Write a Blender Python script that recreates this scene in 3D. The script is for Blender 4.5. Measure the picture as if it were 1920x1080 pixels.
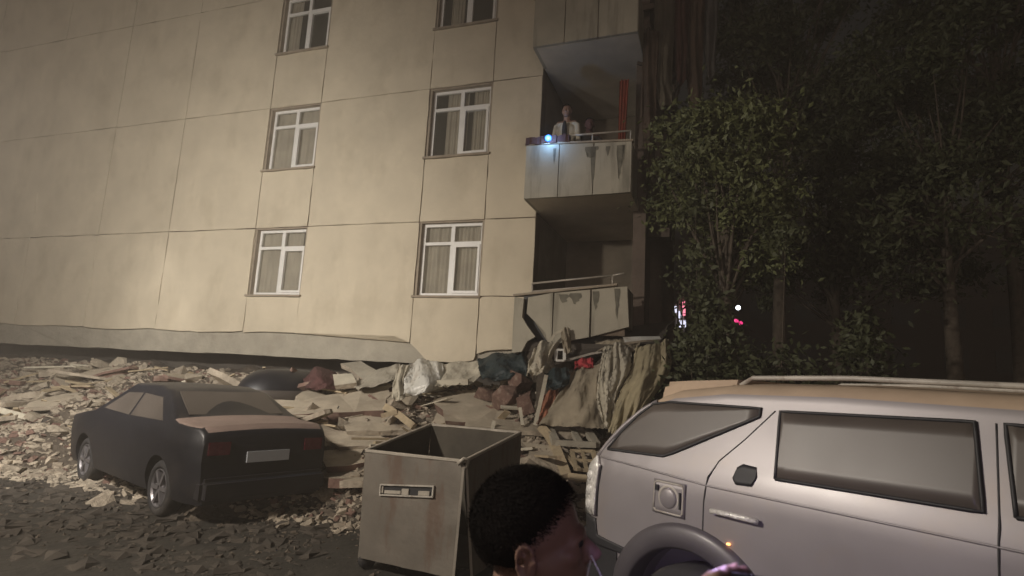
import bpy, bmesh, math, random
from mathutils import Vector, Matrix, noise
R = math.radians
random.seed(7)
for o in list(bpy.data.objects): bpy.data.objects.remove(o)
S = bpy.context.scene
C = S.collection

# ------------------------------------------------------------------ camera
F = 1100.0
PITCH, ROLL = R(8.86), R(3.13)
CAMZ = 1.75
HAZE = .010
cam_d = bpy.data.cameras.new('camera'); cam = bpy.data.objects.new('camera', cam_d); C.objects.link(cam)
cam_d.sensor_width = 36; cam_d.lens = 36*F/1920; cam_d.clip_start = .02; cam_d.clip_end = 800
CM = Matrix.Translation((0, 0, CAMZ)) @ Matrix.Rotation(math.pi/2+PITCH, 4, 'X') @ Matrix.Rotation(ROLL, 4, 'Z')
cam.matrix_world = CM
S.camera = cam
cam_d.dof.use_dof = True; cam_d.dof.focus_distance = 8.5; cam_d.dof.aperture_fstop = 5.6

# ------------------------------------------------------------------ world, sun, exposure
w = bpy.data.worlds.new('World'); S.world = w; w.use_nodes = True
nt = w.node_tree; bg = nt.nodes['Background']
sky = nt.nodes.new('ShaderNodeTexSky'); sky.sky_type = 'NISHITA'; sky.sun_disc = False
SUN_EL, SUN_AZ = R(4), R(187)
sky.sun_elevation = SUN_EL; sky.sun_rotation = SUN_AZ
tint = nt.nodes.new('ShaderNodeMix'); tint.data_type = 'RGBA'; tint.blend_type = 'MULTIPLY'; tint.inputs[0].default_value = 1
tint.inputs[7].default_value = (1.0, .66, .50, 1)
nt.links.new(sky.outputs[0], tint.inputs[6]); nt.links.new(tint.outputs[2], bg.inputs[0]); bg.inputs[1].default_value = .010
sd = bpy.data.lights.new('fill_sun', 'SUN'); sd.energy = .27; sd.angle = R(25); sd.color = (1, .93, .86)  # added soft fill from behind the camera, lifting the darks
so = bpy.data.objects.new('fill_sun', sd); C.objects.link(so)
so.rotation_euler = (R(90)-SUN_EL, 0, math.pi-SUN_AZ)
S.view_settings.view_transform = 'Standard'; S.view_settings.look = 'None'
S.view_settings.exposure = .07; S.view_settings.gamma = 1; S.view_settings.use_curve_mapping = False

# ------------------------------------------------------------------ helpers
def ray(u, v):
    return (CM.to_3x3() @ Vector(((u-960)/F, -(v-540)/F, -1))).normalized()
def at(u, v, Y):
    d = ray(u, v); return Vector((0, 0, CAMZ)) + d*(Y/d.y)
# facade frame (fitted): local x along the facade, local y into the building
AC = Vector((-4.331, 1.307, -12.429))
A0 = CM @ AC
exw = (CM.to_3x3() @ Vector((.945, -.001, .327))); exw.z = 0; exw.normalize()
BANG = math.atan2(exw.y, exw.x)
BORG = Vector((A0.x, A0.y, 0)); H2 = A0.z
eyw = Vector((-exw.y, exw.x, 0))
def pf(u, v, n=0.0):
    """pixel -> (x, z) on the plane n metres in front of the facade"""
    d = ray(u, v); o = Vector((0, 0, CAMZ)); p0 = BORG - eyw*n
    t = (p0-o).dot(eyw)/d.dot(eyw); p = o+d*t
    return ((p-BORG).dot(exw), p.z)
def loc(p): return (Vector(p)-BORG).dot(exw), (Vector(p)-BORG).dot(eyw)
def L2W(x, y, z): return BORG + exw*x + eyw*y + Vector((0, 0, z))

def link(name, me, m=None, parent=None):
    o = bpy.data.objects.new(name, me); C.objects.link(o)
    if m is not None and me is not None and not me.materials: me.materials.append(m)
    if parent: o.parent = parent
    return o
def tag(o, label=None, cat=None, group=None, kind=None):
    if label: o['label'] = label
    if cat: o['category'] = cat
    if group: o['group'] = group
    if kind: o['kind'] = kind
    return o
def empty(name, p=(0, 0, 0), rz=0, label=None, cat=None, group=None):
    o = bpy.data.objects.new(name, None); C.objects.link(o); o.location = p; o.rotation_euler = (0, 0, rz)
    o.empty_display_size = .1
    return tag(o, label, cat, group)
def fin(bm, name, m=None, parent=None, smooth=False, rec=True):
    if rec: bmesh.ops.recalc_face_normals(bm, faces=bm.faces)
    me = bpy.data.meshes.new(name); bm.to_mesh(me); bm.free()
    if smooth:
        for p in me.polygons: p.use_smooth = True
    return link(name, me, m, parent)
def box(bm, a, b, M=None):
    x0, y0, z0 = a; x1, y1, z1 = b
    vs = [bm.verts.new(Vector(p) if M is None else M @ Vector(p)) for p in
          ((x0,y0,z0),(x1,y0,z0),(x1,y1,z0),(x0,y1,z0),(x0,y0,z1),(x1,y0,z1),(x1,y1,z1),(x0,y1,z1))]
    for f in ((0,3,2,1),(4,5,6,7),(0,1,5,4),(1,2,6,5),(2,3,7,6),(3,0,4,7)): bm.faces.new([vs[i] for i in f])
    return vs
def obox(name, a, b, m, parent=None, bev=0):
    bm = bmesh.new(); box(bm, a, b)
    if bev: bmesh.ops.bevel(bm, geom=bm.edges[:], offset=bev, segments=2, affect='EDGES', profile=.7)
    return fin(bm, name, m, parent)
def prism_pts(bm, bot, top):
    n = len(bot); a = [bm.verts.new(p) for p in bot]; b = [bm.verts.new(p) for p in top]
    bm.faces.new(a[::-1]); bm.faces.new(b)
    for i in range(n): bm.faces.new((a[i], a[(i+1) % n], b[(i+1) % n], b[i]))
def tube(bm, pts, r, n=8, cap=True, flat=1.0):
    pts = [Vector(p) for p in pts]; rings = []
    rr = r if isinstance(r, (list, tuple)) else [r]*len(pts)
    prev = None
    for i, p in enumerate(pts):
        t = (pts[min(i+1, len(pts)-1)]-pts[max(i-1, 0)]).normalized()
        if prev is None:
            a = t.orthogonal().normalized()
            if abs(t.z) < .95: a = t.cross(Vector((0, 0, 1))).normalized()
        else: a = (prev - t*prev.dot(t)).normalized()
        prev = a; b = t.cross(a)
        rings.append([bm.verts.new(p+(a*math.cos(2*math.pi*k/n)+b*flat*math.sin(2*math.pi*k/n))*rr[i]) for k in range(n)])
    for i in range(len(rings)-1):
        for k in range(n): bm.faces.new((rings[i][k], rings[i][(k+1) % n], rings[i+1][(k+1) % n], rings[i+1][k]))
    if cap: bm.faces.new(rings[0][::-1]); bm.faces.new(rings[-1])
def bar(bm, a, b, wd, ht):
    a = Vector(a); b = Vector(b); t = (b-a).normalized()
    s = t.cross(Vector((0, 0, 1))); s = s.normalized() if s.length > .05 else Vector((1, 0, 0))
    u = s.cross(t).normalized()
    q = lambda p: [p+s*wd/2+u*ht/2, p-s*wd/2+u*ht/2, p-s*wd/2-u*ht/2, p+s*wd/2-u*ht/2]
    prism_pts(bm, q(a), q(b))
def lathe(bm, prof, n=32, M=Matrix()):
    rings = []
    for r, h in prof: rings.append([bm.verts.new(M @ Vector((r*math.cos(2*math.pi*k/n), r*math.sin(2*math.pi*k/n), h))) for k in range(n)])
    for i in range(len(rings)-1):
        for k in range(n): bm.faces.new((rings[i][k], rings[i][(k+1) % n], rings[i+1][(k+1) % n], rings[i+1][k]))
    return rings

def smooth_auto(o, ang=35):
    me = o.data
    for p in me.polygons: p.use_smooth = True
    bm = bmesh.new(); bm.from_mesh(me)
    for e in bm.edges:
        if len(e.link_faces) == 2 and e.calc_face_angle(0) > R(ang): e.smooth = False
    bm.to_mesh(me); bm.free()
# ------------------------------------------------------------------ materials
def mat(name, col, rough=.85, var=.15, scale=4, bump=.25, bscale=30, metal=0, stain=None, sscale=3, samt=.5, sx=(1, 1, 1), coat=0, spec=None, bdist=.01, soft=.12):
    m = bpy.data.materials.new(name); m.use_nodes = True; t = m.node_tree; N = t.nodes; K = t.links.new
    b = N['Principled BSDF']
    tc = N.new('ShaderNodeTexCoord'); mp = N.new('ShaderNodeMapping'); K(tc.outputs['Object'], mp.inputs[0])
    n1 = N.new('ShaderNodeTexNoise'); n1.inputs['Scale'].default_value = scale; n1.inputs['Detail'].default_value = 6; n1.inputs['Roughness'].default_value = .6
    K(mp.outputs[0], n1.inputs[0])
    r1 = N.new('ShaderNodeMapRange'); r1.inputs[1].default_value = .3; r1.inputs[2].default_value = .7
    K(n1.outputs[0], r1.inputs[0])
    mx = N.new('ShaderNodeMix'); mx.data_type = 'RGBA'
    mx.inputs[6].default_value = tuple(c*(1-var) for c in col)+(1,); mx.inputs[7].default_value = tuple(min(1, c*(1+var)) for c in col)+(1,)
    K(r1.outputs[0], mx.inputs[0]); out = mx.outputs[2]
    if stain:
        mp2 = N.new('ShaderNodeMapping'); mp2.inputs['Scale'].default_value = sx; K(tc.outputs['Object'], mp2.inputs[0])
        n3 = N.new('ShaderNodeTexNoise'); n3.inputs['Scale'].default_value = sscale; n3.inputs['Detail'].default_value = 7; n3.inputs['Roughness'].default_value = .65
        K(mp2.outputs[0], n3.inputs[0])
        r3 = N.new('ShaderNodeMapRange'); r3.inputs[1].default_value = .62-samt*.2; r3.inputs[2].default_value = .62-samt*.2+soft; K(n3.outputs[0], r3.inputs[0])
        m3 = N.new('ShaderNodeMath'); m3.operation = 'MULTIPLY'; m3.inputs[1].default_value = min(1, .4+samt*.6); K(r3.outputs[0], m3.inputs[0])
        mx2 = N.new('ShaderNodeMix'); mx2.data_type = 'RGBA'; mx2.inputs[7].default_value = tuple(stain)+(1,)
        K(m3.outputs[0], mx2.inputs[0]); K(out, mx2.inputs[6]); out = mx2.outputs[2]
    K(out, b.inputs['Base Color'])
    b.inputs['Metallic'].default_value = metal
    rr = N.new('ShaderNodeMapRange'); rr.inputs[3].default_value = max(0, rough-.1); rr.inputs[4].default_value = min(1, rough+.08); K(n1.outputs[0], rr.inputs[0]); K(rr.outputs[0], b.inputs['Roughness'])
    if coat: b.inputs['Coat Weight'].default_value = coat; b.inputs['Coat Roughness'].default_value = .25
    if spec is not None: b.inputs['Specular IOR Level'].default_value = spec
    if bump:
        n2 = N.new('ShaderNodeTexNoise'); n2.inputs['Scale'].default_value = bscale; n2.inputs['Detail'].default_value = 5; K(tc.outputs['Object'], n2.inputs[0])
        bp = N.new('ShaderNodeBump'); bp.inputs['Strength'].default_value = bump; bp.inputs['Distance'].default_value = bdist
        K(n2.outputs[0], bp.inputs['Height']); K(bp.outputs[0], b.inputs['Normal'])
    return m
def emis(name, col, st):
    m = bpy.data.materials.new(name); m.use_nodes = True; b = m.node_tree.nodes['Principled BSDF']
    b.inputs['Base Color'].default_value = tuple(c*.3 for c in col)+(1,)
    b.inputs['Emission Color'].default_value = tuple(col)+(1,); b.inputs['Emission Strength'].default_value = st
    return m
def glassmat(name, tintc, gl=.25, rough=.05):
    m = bpy.data.materials.new(name); m.use_nodes = True; t = m.node_tree; N = t.nodes; K = t.links.new
    for n in list(N):
        if n.type != 'OUTPUT_MATERIAL': N.remove(n)
    o = [n for n in N if n.type == 'OUTPUT_MATERIAL'][0]
    tr = N.new('ShaderNodeBsdfTransparent'); tr.inputs[0].default_value = tuple(tintc)+(1,)
    g = N.new('ShaderNodeBsdfGlossy'); g.inputs['Roughness'].default_value = rough; g.inputs[0].default_value = (.9, .9, .9, 1)
    d = N.new('ShaderNodeBsdfDiffuse'); d.inputs[0].default_value = (.35, .33, .28, 1)
    lw = N.new('ShaderNodeLayerWeight'); lw.inputs[0].default_value = .5; pw = N.new('ShaderNodeMath'); pw.operation = 'POWER'; pw.inputs[1].default_value = 4; K(lw.outputs['Facing'], pw.inputs[0]); fr = N.new('ShaderNodeMapRange'); fr.inputs[3].default_value = .04; fr.inputs[4].default_value = .7; K(pw.outputs[0], fr.inputs[0])
    m1 = N.new('ShaderNodeMixShader'); m2 = N.new('ShaderNodeMixShader'); m1.inputs[0].default_value = gl
    K(tr.outputs[0], m1.inputs[1]); K(d.outputs[0], m1.inputs[2]); K(fr.outputs[0], m2.inputs[0]); K(m1.outputs[0], m2.inputs[1]); K(g.outputs[0], m2.inputs[2])
    K(m2.outputs[0], o.inputs[0]); return m

M = {}
M['plaster'] = mat('cream_plaster', (.56, .49, .37), .9, .10, 1.1, .35, 6, stain=(.41, .35, .25), sscale=1.1, samt=.55, sx=(1.4, 1.4, .8), soft=.25, bdist=.02)
M['core'] = mat('joint_render', (.15, .115, .085), .95, .3, 5, .4, 20)
M['concrete'] = mat('grey_concrete', (.34, .31, .25), .95, .15, 2.5, .5, 12, stain=(.2, .17, .13), sscale=2, samt=.3, bdist=.03, soft=.25)
M['parapet'] = mat('balcony_render', (.38, .35, .28), .9, .12, 2, .3, 10, stain=(.085, .078, .06), sscale=1.5, samt=.55, sx=(2.4, 2.4, .28), soft=.22)
M['soffit'] = mat('bounce_lit_soffit', (.62, .55, .45), .9, .12, 2, .2, 10)  # bounced light on the slab undersides put into this paler colour
M['recess'] = mat('shaded_recess_wall', (.20, .17, .13), .95, .25, 2, .3, 8)  # shade inside the recess put into the wall colour
M['upvc'] = mat('white_window_frame', (.72, .70, .66), .45, .06, 6, 0)
M['reveal'] = mat('window_reveal', (.30, .25, .19), .9, .2, 5, .3, 20)
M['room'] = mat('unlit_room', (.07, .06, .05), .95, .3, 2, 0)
M['curtain'] = mat('pale_curtain', (.68, .62, .54), .9, .15, 3, .1, 60)
M['glass'] = glassmat('window_glass', (.88, .88, .86), .12)
M['rail'] = mat('painted_rail', (.42, .39, .34), .5, .2, 8, .1, 60, stain=(.14, .09, .06), sscale=9, samt=.4)
M['chunk'] = mat('broken_concrete', (.34, .29, .225), .95, .42, 3, .7, 14, stain=(.17, .125, .09), sscale=2.5, samt=.5, bdist=.04, soft=.2)
M['slabtop'] = mat('dusty_slab', (.40, .345, .265), .95, .2, 2, .5, 9, stain=(.20, .15, .115), sscale=1.8, samt=.45, bdist=.03, soft=.2)
M['brick'] = mat('broken_brick', (.165, .10, .078), .95, .3, 3, .6, 14, stain=(.30, .25, .2), sscale=3, samt=.4, bdist=.03)
M['earth'] = mat('rubble_dust', (.095, .076, .057), .98, .4, 3, 1.0, 9, stain=(.07, .055, .042), sscale=2.2, samt=.6, bdist=.06)
M['asphalt'] = mat('asphalt', (.030, .026, .020), .9, .4, 2.5, .8, 14, stain=(.065, .055, .042), sscale=2.6, samt=.45, bdist=.02, soft=.2)
M['cloth'] = mat('dusty_beige_blanket', (.31, .265, .195), .97, .22, 3.5, .5, 40, stain=(.17, .14, .09), sscale=2.5, samt=.35, bdist=.008)
M['cloth2'] = mat('pale_curtain_cloth', (.48, .44, .35), .95, .15, 3.5, .4, 40, stain=(.25, .2, .15), sscale=4, samt=.3, bdist=.008)
M['white'] = mat('white_plastic_sheet', (.66, .65, .60), .35, .1, 4, .3, 14, stain=(.35, .3, .24), sscale=3, samt=.3)
M['teal'] = mat('dark_teal_tarpaulin', (.018, .032, .036), .6, .3, 4, .5, 12, bdist=.03)
M['red'] = mat('red_cloth', (.42, .05, .06), .9, .2, 6, .4, 30)
M['maroon'] = mat('maroon_cloth', (.075, .03, .028), .9, .3, 5, .5, 16, bdist=.03)
M['wood'] = mat('dusty_wood', (.36, .29, .19), .85, .25, 8, .4, 30, stain=(.18, .12, .08), sscale=4, samt=.4)
M['orange'] = mat('orange_brown_cloth', (.30, .12, .07), .9, .25, 5, .5, 20)
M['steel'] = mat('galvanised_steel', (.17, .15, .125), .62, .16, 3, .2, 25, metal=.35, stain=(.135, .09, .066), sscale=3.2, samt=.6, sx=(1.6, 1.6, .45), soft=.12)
M['steel_in'] = mat('dark_steel_inside', (.075, .065, .05), .8, .35, 3, .3, 20, metal=.2)  # darker steel for the inside panels
M['steelrim'] = mat('bright_steel_edge', (.42, .38, .32), .5, .15, 8, .1, 30, metal=.3)
M['black'] = mat('black_plastic', (.018, .018, .02), .6, .2, 8, .1, 40)
M['rubber'] = mat('tyre_rubber', (.022, .021, .022), .85, .3, 8, .3, 60, stain=(.07, .06, .05), sscale=4, samt=.4)
M['silver'] = mat('dusty_silver_paint', (.275, .255, .26), .46, .06, 2.5, 0, 60, metal=.3, coat=.2, stain=(.34, .27, .20), sscale=1.6, samt=.5, soft=.4)
M['roofdust'] = mat('dust_covered_paint', (.42, .32, .23), .8, .12, 4, .1, 60, metal=.05)
M['flare'] = mat('grey_wheel_flare', (.085, .077, .085), .5, .08, 4, .05, 60, metal=.2, coat=.2)
M['darkpaint'] = mat('dark_blue_paint', (.010, .010, .014), .5, .2, 4, .05, 60, coat=.15, stain=(.055, .045, .038), sscale=1.8, samt=.5, soft=.4)
M['paletrunk'] = mat('pale_boot_lid', (.27, .20, .17), .75, .12, 5, .1, 60)
M['carglass'] = mat('dusty_tinted_glass', (.085, .072, .062), .42, .15, 2, 0, 60, stain=(.15, .12, .10), sscale=1.3, samt=.6, soft=.5)
M['clearlens'] = mat('clear_lamp_lens', (.72, .70, .66), .15, .3, 34, .8, 30, metal=.1, coat=.8, bdist=.02)
M['redlens'] = mat('red_lamp_lens', (.10, .01, .02), .2, .2, 20, .3, 40, coat=.6)
M['alloy'] = mat('alloy_wheel', (.22, .21, .22), .4, .1, 6, .05, 60, metal=.6)
M['plate'] = mat('number_plate', (.45, .47, .5), .5, .05, 6, 0)
M['skin'] = mat('skin', (.25, .145, .105), .55, .1, 9, .12, 120, bdist=.002)
M['hair'] = mat('black_hair', (.010, .008, .007), .9, .4, 30, .1, 150, spec=.12)
M['shirt'] = mat('dark_shirt', (.018, .016, .018), .9, .2, 10, .4, 60, bdist=.004)
M['jeans'] = mat('dark_trousers', (.025, .03, .045), .9, .2, 10, .4, 60)
M['bark'] = mat('bark', (.10, .08, .06), .95, .3, 8, .9, 20, sx=(1, 1, .3), bdist=.02)
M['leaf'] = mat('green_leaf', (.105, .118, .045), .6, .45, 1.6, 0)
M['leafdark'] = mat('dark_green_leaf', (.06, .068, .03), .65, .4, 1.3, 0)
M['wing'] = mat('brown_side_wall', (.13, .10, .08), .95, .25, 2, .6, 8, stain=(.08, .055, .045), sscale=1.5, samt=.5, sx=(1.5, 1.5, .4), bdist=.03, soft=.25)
M['farwall'] = mat('far_building_wall', (.06, .045, .04), .95, .2, .4, .2, 3)

# ------------------------------------------------------------------ street lamp: the light of the scene (beside the camera, left)
LP = Vector((-6.6, 1.6, 5.2))
sl = empty('street_lamp', (LP.x-1.0, LP.y-.4, 0), 0, 'tall grey street lamp lighting the facade from the left kerb', 'street lamp')
bm = bmesh.new(); tube(bm, [(0, 0, 0), (0, 0, 3), (0, 0, 5.0)], [.09, .07, .05], 12)
fin(bm, 'pole', M['rail'], sl, True)
bm = bmesh.new(); tube(bm, [(0, 0, 4.95), (.2, .08, 5.25), (.6, .24, 5.38), (1.0, .4, 5.36)], .03, 8); fin(bm, 'arm', M['rail'], sl, True)
bm = bmesh.new(); box(bm, (.75, .25, 5.30), (1.3, .55, 5.38)); bmesh.ops.bevel(bm, geom=bm.edges[:], offset=.02, segments=2, affect='EDGES'); fin(bm, 'lamp_head', M['rail'], sl)
obox('lamp_glass', (.8, .29, 5.27), (1.25, .51, 5.296), emis('sodium_glow', (1, .75, .45), 6), sl)
ld = bpy.data.lights.new('lamp_light', 'SPOT'); ld.energy = 3000; ld.color = (1, .90, .78); ld.spot_size = R(118); ld.spot_blend = 1; ld.shadow_soft_size = .22
lo = bpy.data.objects.new('lamp_light', ld); C.objects.link(lo); lo.parent = sl; lo.location = (1.0, .4, 5.2)
TARGET = Vector((-.5, 5.5, .6))
lo.rotation_euler = (TARGET-LP).to_track_quat('-Z', 'Y').to_euler()

# second light: a rescue floodlight on a mast further along the same kerb
FP = Vector((-6.5, 4.6, 4.0))
fm = empty('floodlight_mast', (FP.x, FP.y, 0), 0, 'tripod floodlight mast beside the heap, left of the picture, lighting the facade', 'floodlight')
bm = bmesh.new(); tube(bm, [(0, 0, .3), (0, 0, 4.0)], .03, 10); fin(bm, 'mast', M['rail'], fm, True)
for k in range(3):
    bm = bmesh.new(); tube(bm, [(0, 0, .9), (.7*math.cos(k*2.1), .7*math.sin(k*2.1), .02)], .02, 8); fin(bm, 'leg', M['rail'], fm, True)
FT = L2W(-3.8, 0, 2.9)
fdir = (FT-FP).normalized(); fq = fdir.to_track_quat('Z', 'Y').to_matrix().to_4x4()
bm = bmesh.new(); box(bm, (-.2, -.14, -.2), (.2, .14, -.02), Matrix.Translation((0, 0, 4.0)) @ fq); fin(bm, 'lamp_head', M['rail'], fm)
bm = bmesh.new(); box(bm, (-.18, -.12, -.018), (.18, .12, -.012), Matrix.Translation((0, 0, 4.0)) @ fq); fin(bm, 'lamp_glass', emis('flood_glow', (1, .9, .75), 6), fm)
l2 = bpy.data.lights.new('flood_light', 'SPOT'); l2.energy = 3900; l2.color = (1, .94, .86); l2.spot_size = R(146); l2.spot_blend = 1; l2.shadow_soft_size = .2
lo2 = bpy.data.objects.new('flood_light', l2); C.objects.link(lo2); lo2.parent = fm; lo2.location = (0, 0, 4.0); lo2.rotation_euler = fdir.to_track_quat('-Z', 'Y').to_euler()

# ------------------------------------------------------------------ ground, mound
def nz(p, s): return noise.noise(Vector(p)*s)
bm = bmesh.new()
box(bm, (-150, -60, -.5), (150, 300, 0)); tag(fin(bm, 'ground', M['asphalt']), kind='structure')
def mound(x, y):
    """height of the rubble at world x, y"""
    lx, ly = loc((x, y, 0)); n = -ly
    wdt = 3.9+.5*math.sin(x*1.3)+.3*math.sin(x*3.1)
    t = 1-n/wdt
    if lx > 8.2: t -= (lx-8.2)*.25
    if t <= 0: return -.03
    h = 1.62*min(1, t)**.85
    return h + .16*nz((x, y, 0), 1.5)*min(1, t*3) + .07*nz((x, y, 3), 4)*min(1, t*3) - .03*(1-min(1, t*5))
bm = bmesh.new(); nx, ny = 190, 60; g = []
for j in range(ny+1):
    row = []
    for i in range(nx+1):
        p = L2W(-15+26*i/nx, -5.0+5.6*j/ny, 0); p.z = mound(p.x, p.y); row.append(bm.verts.new(p))
    g.append(row)
for j in range(ny):
    for i in range(nx): bm.faces.new((g[j][i], g[j][i+1], g[j+1][i+1], g[j+1][i]))
tag(fin(bm, 'rubble_mound', M['earth'], None, True), kind='structure')

# ------------------------------------------------------------------ the apartment building
bld = empty('apartment_building', BORG, BANG, 'cream panelled apartment block sunk onto its crushed ground floor', 'building')
FH = 2.8; S2 = H2-1.51
XB, XC, XD = 2.654, 4.03, 5.05
def jit_outline(pts, step=.25, amp=.006, keep=None):
    out = []
    n = len(pts)
    for i in range(n):
        a = Vector(pts[i]); b = Vector(pts[(i+1) % n]); k = max(1, int((b-a).length/step))
        for j in range(k):
            p = a.lerp(b, j/k); out.append((p.x+random.uniform(-amp, amp), p.y+random.uniform(-amp, amp)))
    return out
def panel(pts, name='panel', y0=0.0, y1=.028, m=None, parent=bld, amp=.008, step=.22, jy=.004):
    pts = jit_outline(pts, step, amp)
    d = random.uniform(-jy, jy); tl = random.uniform(-.0012, .0012)
    bm = bmesh.new()
    prism_pts(bm, [(x, y1, z) for x, z in pts], [(x, y0+d+tl*(x-pts[0][0]), z) for x, z in pts])
    bmesh.ops.triangulate(bm, faces=[f for f in bm.faces if len(f.verts) > 4])
    return fin(bm, name, m or M['plaster'], parent)
G = .009
def rect(x0, x1, z0, z1): return [(x0+G, z0+G), (x1-G, z0+G), (x1-G, z1-G), (x0+G, z1-G)]
zt = H2+3*FH
wide = [(-17.2, -14.4), (-14.4, -11.6), (-11.6, -8.7), (-8.7, -6.2), (-6.2, -3.9), (-3.9, -1.376), (0, XB), (XC, XD)]
zb = pf(600, 672, 0)[1]                  # bottom of the beam
for (x0, x1) in wide:
    for k in range(3):
        panel(rect(x0, x1, H2+k*FH, H2+(k+1)*FH))
# window columns: spandrels
wins = [(-1.376, 0), (XB, XC)]
for (x0, x1) in wins:
    for k in range(3):
        panel(rect(x0, x1, H2+k*FH, S2+(k+1)*FH))
# lowest row with broken bottom edges
zj = pf(955, 556)[1]
P = lambda u, v: pf(u, v, 0)
bl = [P(553, 624), P(600, 626), P(660, 627), P(740, 630), P(770, 642)]
panel([(0+G, H2-G), (bl[0][0]+.01, bl[0][1])] + bl[1:4] + [(XB-G, bl[4][1]), (XB-G, H2-G)], amp=.008)
zleft = bl[0][1]
panel([(-1.376+G, zleft-.02), (-.6, zleft+.01), (-G, zleft), (-G, S2-G), (-1.376+G, S2-G)], amp=.008)
for (x0, x1) in wide[:6]:
    panel([(x0+G, zleft-.02), ((x0+x1)/2, zleft+random.uniform(-.06, .03)), (x1-G, zleft), (x1-G, H2-G), (x0+G, H2-G)], amp=.012)
panel([(XB+G, S2-G), (XB+G, P(772, 644)[1]), P(783, 656), P(800, 677), P(860, 680), P(888, 676), (XC-G, P(893, 668)[1]), (XC-G, S2-G)], amp=.008)
panel([(XC+G, zj-.006), (XC+G, P(898, 664)[1]), P(912, 657), P(940, 654), (XD-.03, P(980, 654)[1]), (XD-.03, zj-.006)], amp=.008)
panel(rect(XC, XD, zj, H2))
# core wall behind the panels, window openings left free
bm = bmesh.new()
def cw(x0, x1, z0, z1, y0=.03, y1=.28): box(bm, (x0, y0, z0), (x1, y1, z1))
zc = zleft+.25
for (x0, x1) in [(-17.2, -1.376), (0, XB), (XC, XD)]: cw(x0, x1, zc, zt)
for (x0, x1) in wins:
    cw(x0, x1, zc, S2+.001)
    for k in range(3): cw(x0, x1, H2+k*FH-.001, S2+(k+1)*FH)
fin(bm, 'wall', M['core'], bld)
# exposed concrete beam
bm = bmesh.new(); pts = jit_outline([(-17.2, zb), (P(800, 672)[0]+.1, zb), (P(800, 672)[0], zc-.01), (-17.2, zc-.01)], .3, .015)
prism_pts(bm, [(x, .4, z) for x, z in pts], [(x, .07+.01*math.sin(x*7), z) for x, z in pts]); fin(bm, 'concrete_beam', M['concrete'], bld)
bm = bmesh.new(); pts = jit_outline([(XC-.25, P(895, 690)[1]), (XD, P(985, 690)[1]), (XD, zc-.01), (XC-.25, zc-.01)], .2, .015)
prism_pts(bm, [(x, .4, z) for x, z in pts], [(x, .075, z) for x, z in pts]); fin(bm, 'concrete_beam', M['concrete'], bld)
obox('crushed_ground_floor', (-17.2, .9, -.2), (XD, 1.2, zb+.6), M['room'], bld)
obox('roof', (-17.2, .28, zt-.3), (7.2, 4, zt-.05), M['concrete'], bld)

# windows
def make_window(x0, x1, z0, z1, seed):
    rnd = random.Random(seed)
    yf = .13; fw = .055
    bm = bmesh.new()
    xm = x0+(x1-x0)*.5; zm = z0+(z1-z0)*.72
    a, b, c, d = x0+.045, x1-.045, z0+.05, z1-.03
    box(bm, (a, yf, c), (a+fw, yf+.06, d)); box(bm, (b-fw, yf, c), (b, yf+.06, d))
    box(bm, (a+fw, yf, c), (b-fw, yf+.06, c+fw)); box(bm, (a+fw, yf, d-fw), (b-fw, yf+.06, d))
    box(bm, (xm-.04, yf-.004, c+fw), (xm+.04, yf+.055, d-fw))
    box(bm, (a+fw, yf-.002, zm-.03), (xm-.04, yf+.055, zm+.03)); box(bm, (xm+.04, yf-.002, zm-.03), (b-fw, yf+.055, zm+.03))
    # opening sash lower right
    sx0, sx1, sz0, sz1 = xm+.045, b-fw-.003, c+fw+.003, zm-.035
    q = .045
    box(bm, (sx0, yf-.022, sz0), (sx0+q, yf+.04, sz1)); box(bm, (sx1-q, yf-.022, sz0), (sx1, yf+.04, sz1))
    box(bm, (sx0+q, yf-.022, sz0), (sx1-q, yf+.04, sz0+q)); box(bm, (sx0+q, yf-.022, sz1-q), (sx1-q, yf+.04, sz1))
    wdw = fin(bm, 'window', M['upvc'], bld)
    for (u0, u1, v0, v1) in ((a+fw, xm-.04, c+fw, zm-.03), (sx0+q, sx1-q, sz0+q, sz1-q), (a+fw, xm-.04, zm+.03, d-fw), (xm+.04, b-fw, zm+.03, d-fw)):
        obox('pane', (u0, yf+.026, v0), (u1, yf+.032, v1), M['glass'], wdw)
    # reveal + sill
    bm = bmesh.new()
    box(bm, (x0+.001, .031, z0+.045), (x0+.045, .26, z1-.031)); box(bm, (x1-.045, .031, z0+.045), (x1-.001, .26, z1-.031))
    box(bm, (x0+.001, .031, z1-.030), (x1-.001, .26, z1-.002))
    fin(bm, 'reveal', M['reveal'], wdw)
    bm = bmesh.new(); box(bm, (x0-.03, -.05, z0-.002), (x1+.03, .2, z0+.04)); fin(bm, 'sill', M['reveal'], wdw)
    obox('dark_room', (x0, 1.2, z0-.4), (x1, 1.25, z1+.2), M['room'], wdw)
    # curtains
    for (u0, u1) in {0: [(a-.1, b-.2)], 1: [(a-.12, b-.03)], 2: [(a, a+.35)], 5: [(a-.1, xm-.06), (xm+.02, b-.02)], 6: [(a+.28, xm+.1), (xm+.22, b-.03)], 7: [(a+.2, xm-.15)]}[seed]:
        bm = bmesh.new(); nn = 36; ph = rnd.uniform(0, 6); rows = []
        for j in (0, 1, 2, 3):
            z = z0+.07+(z1-z0-.12)*j/3
            rows.append([bm.verts.new((u0+(u1-u0)*i/nn, .235+.02*math.sin(i*1.25+ph)+.014*math.sin(i*.51+ph*2)+.004*j, z)) for i in range(nn+1)])
        for j in range(3):
            for i in range(nn): bm.faces.new((rows[j][i], rows[j][i+1], rows[j+1][i+1], rows[j+1][i]))
        fin(bm, 'curtain', M['curtain'], wdw, True)
    return wdw
for i, (x0, x1) in enumerate(wins):
    for k in range(3): make_window(x0, x1, S2+k*FH, H2+k*FH, i*5+k)
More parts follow.
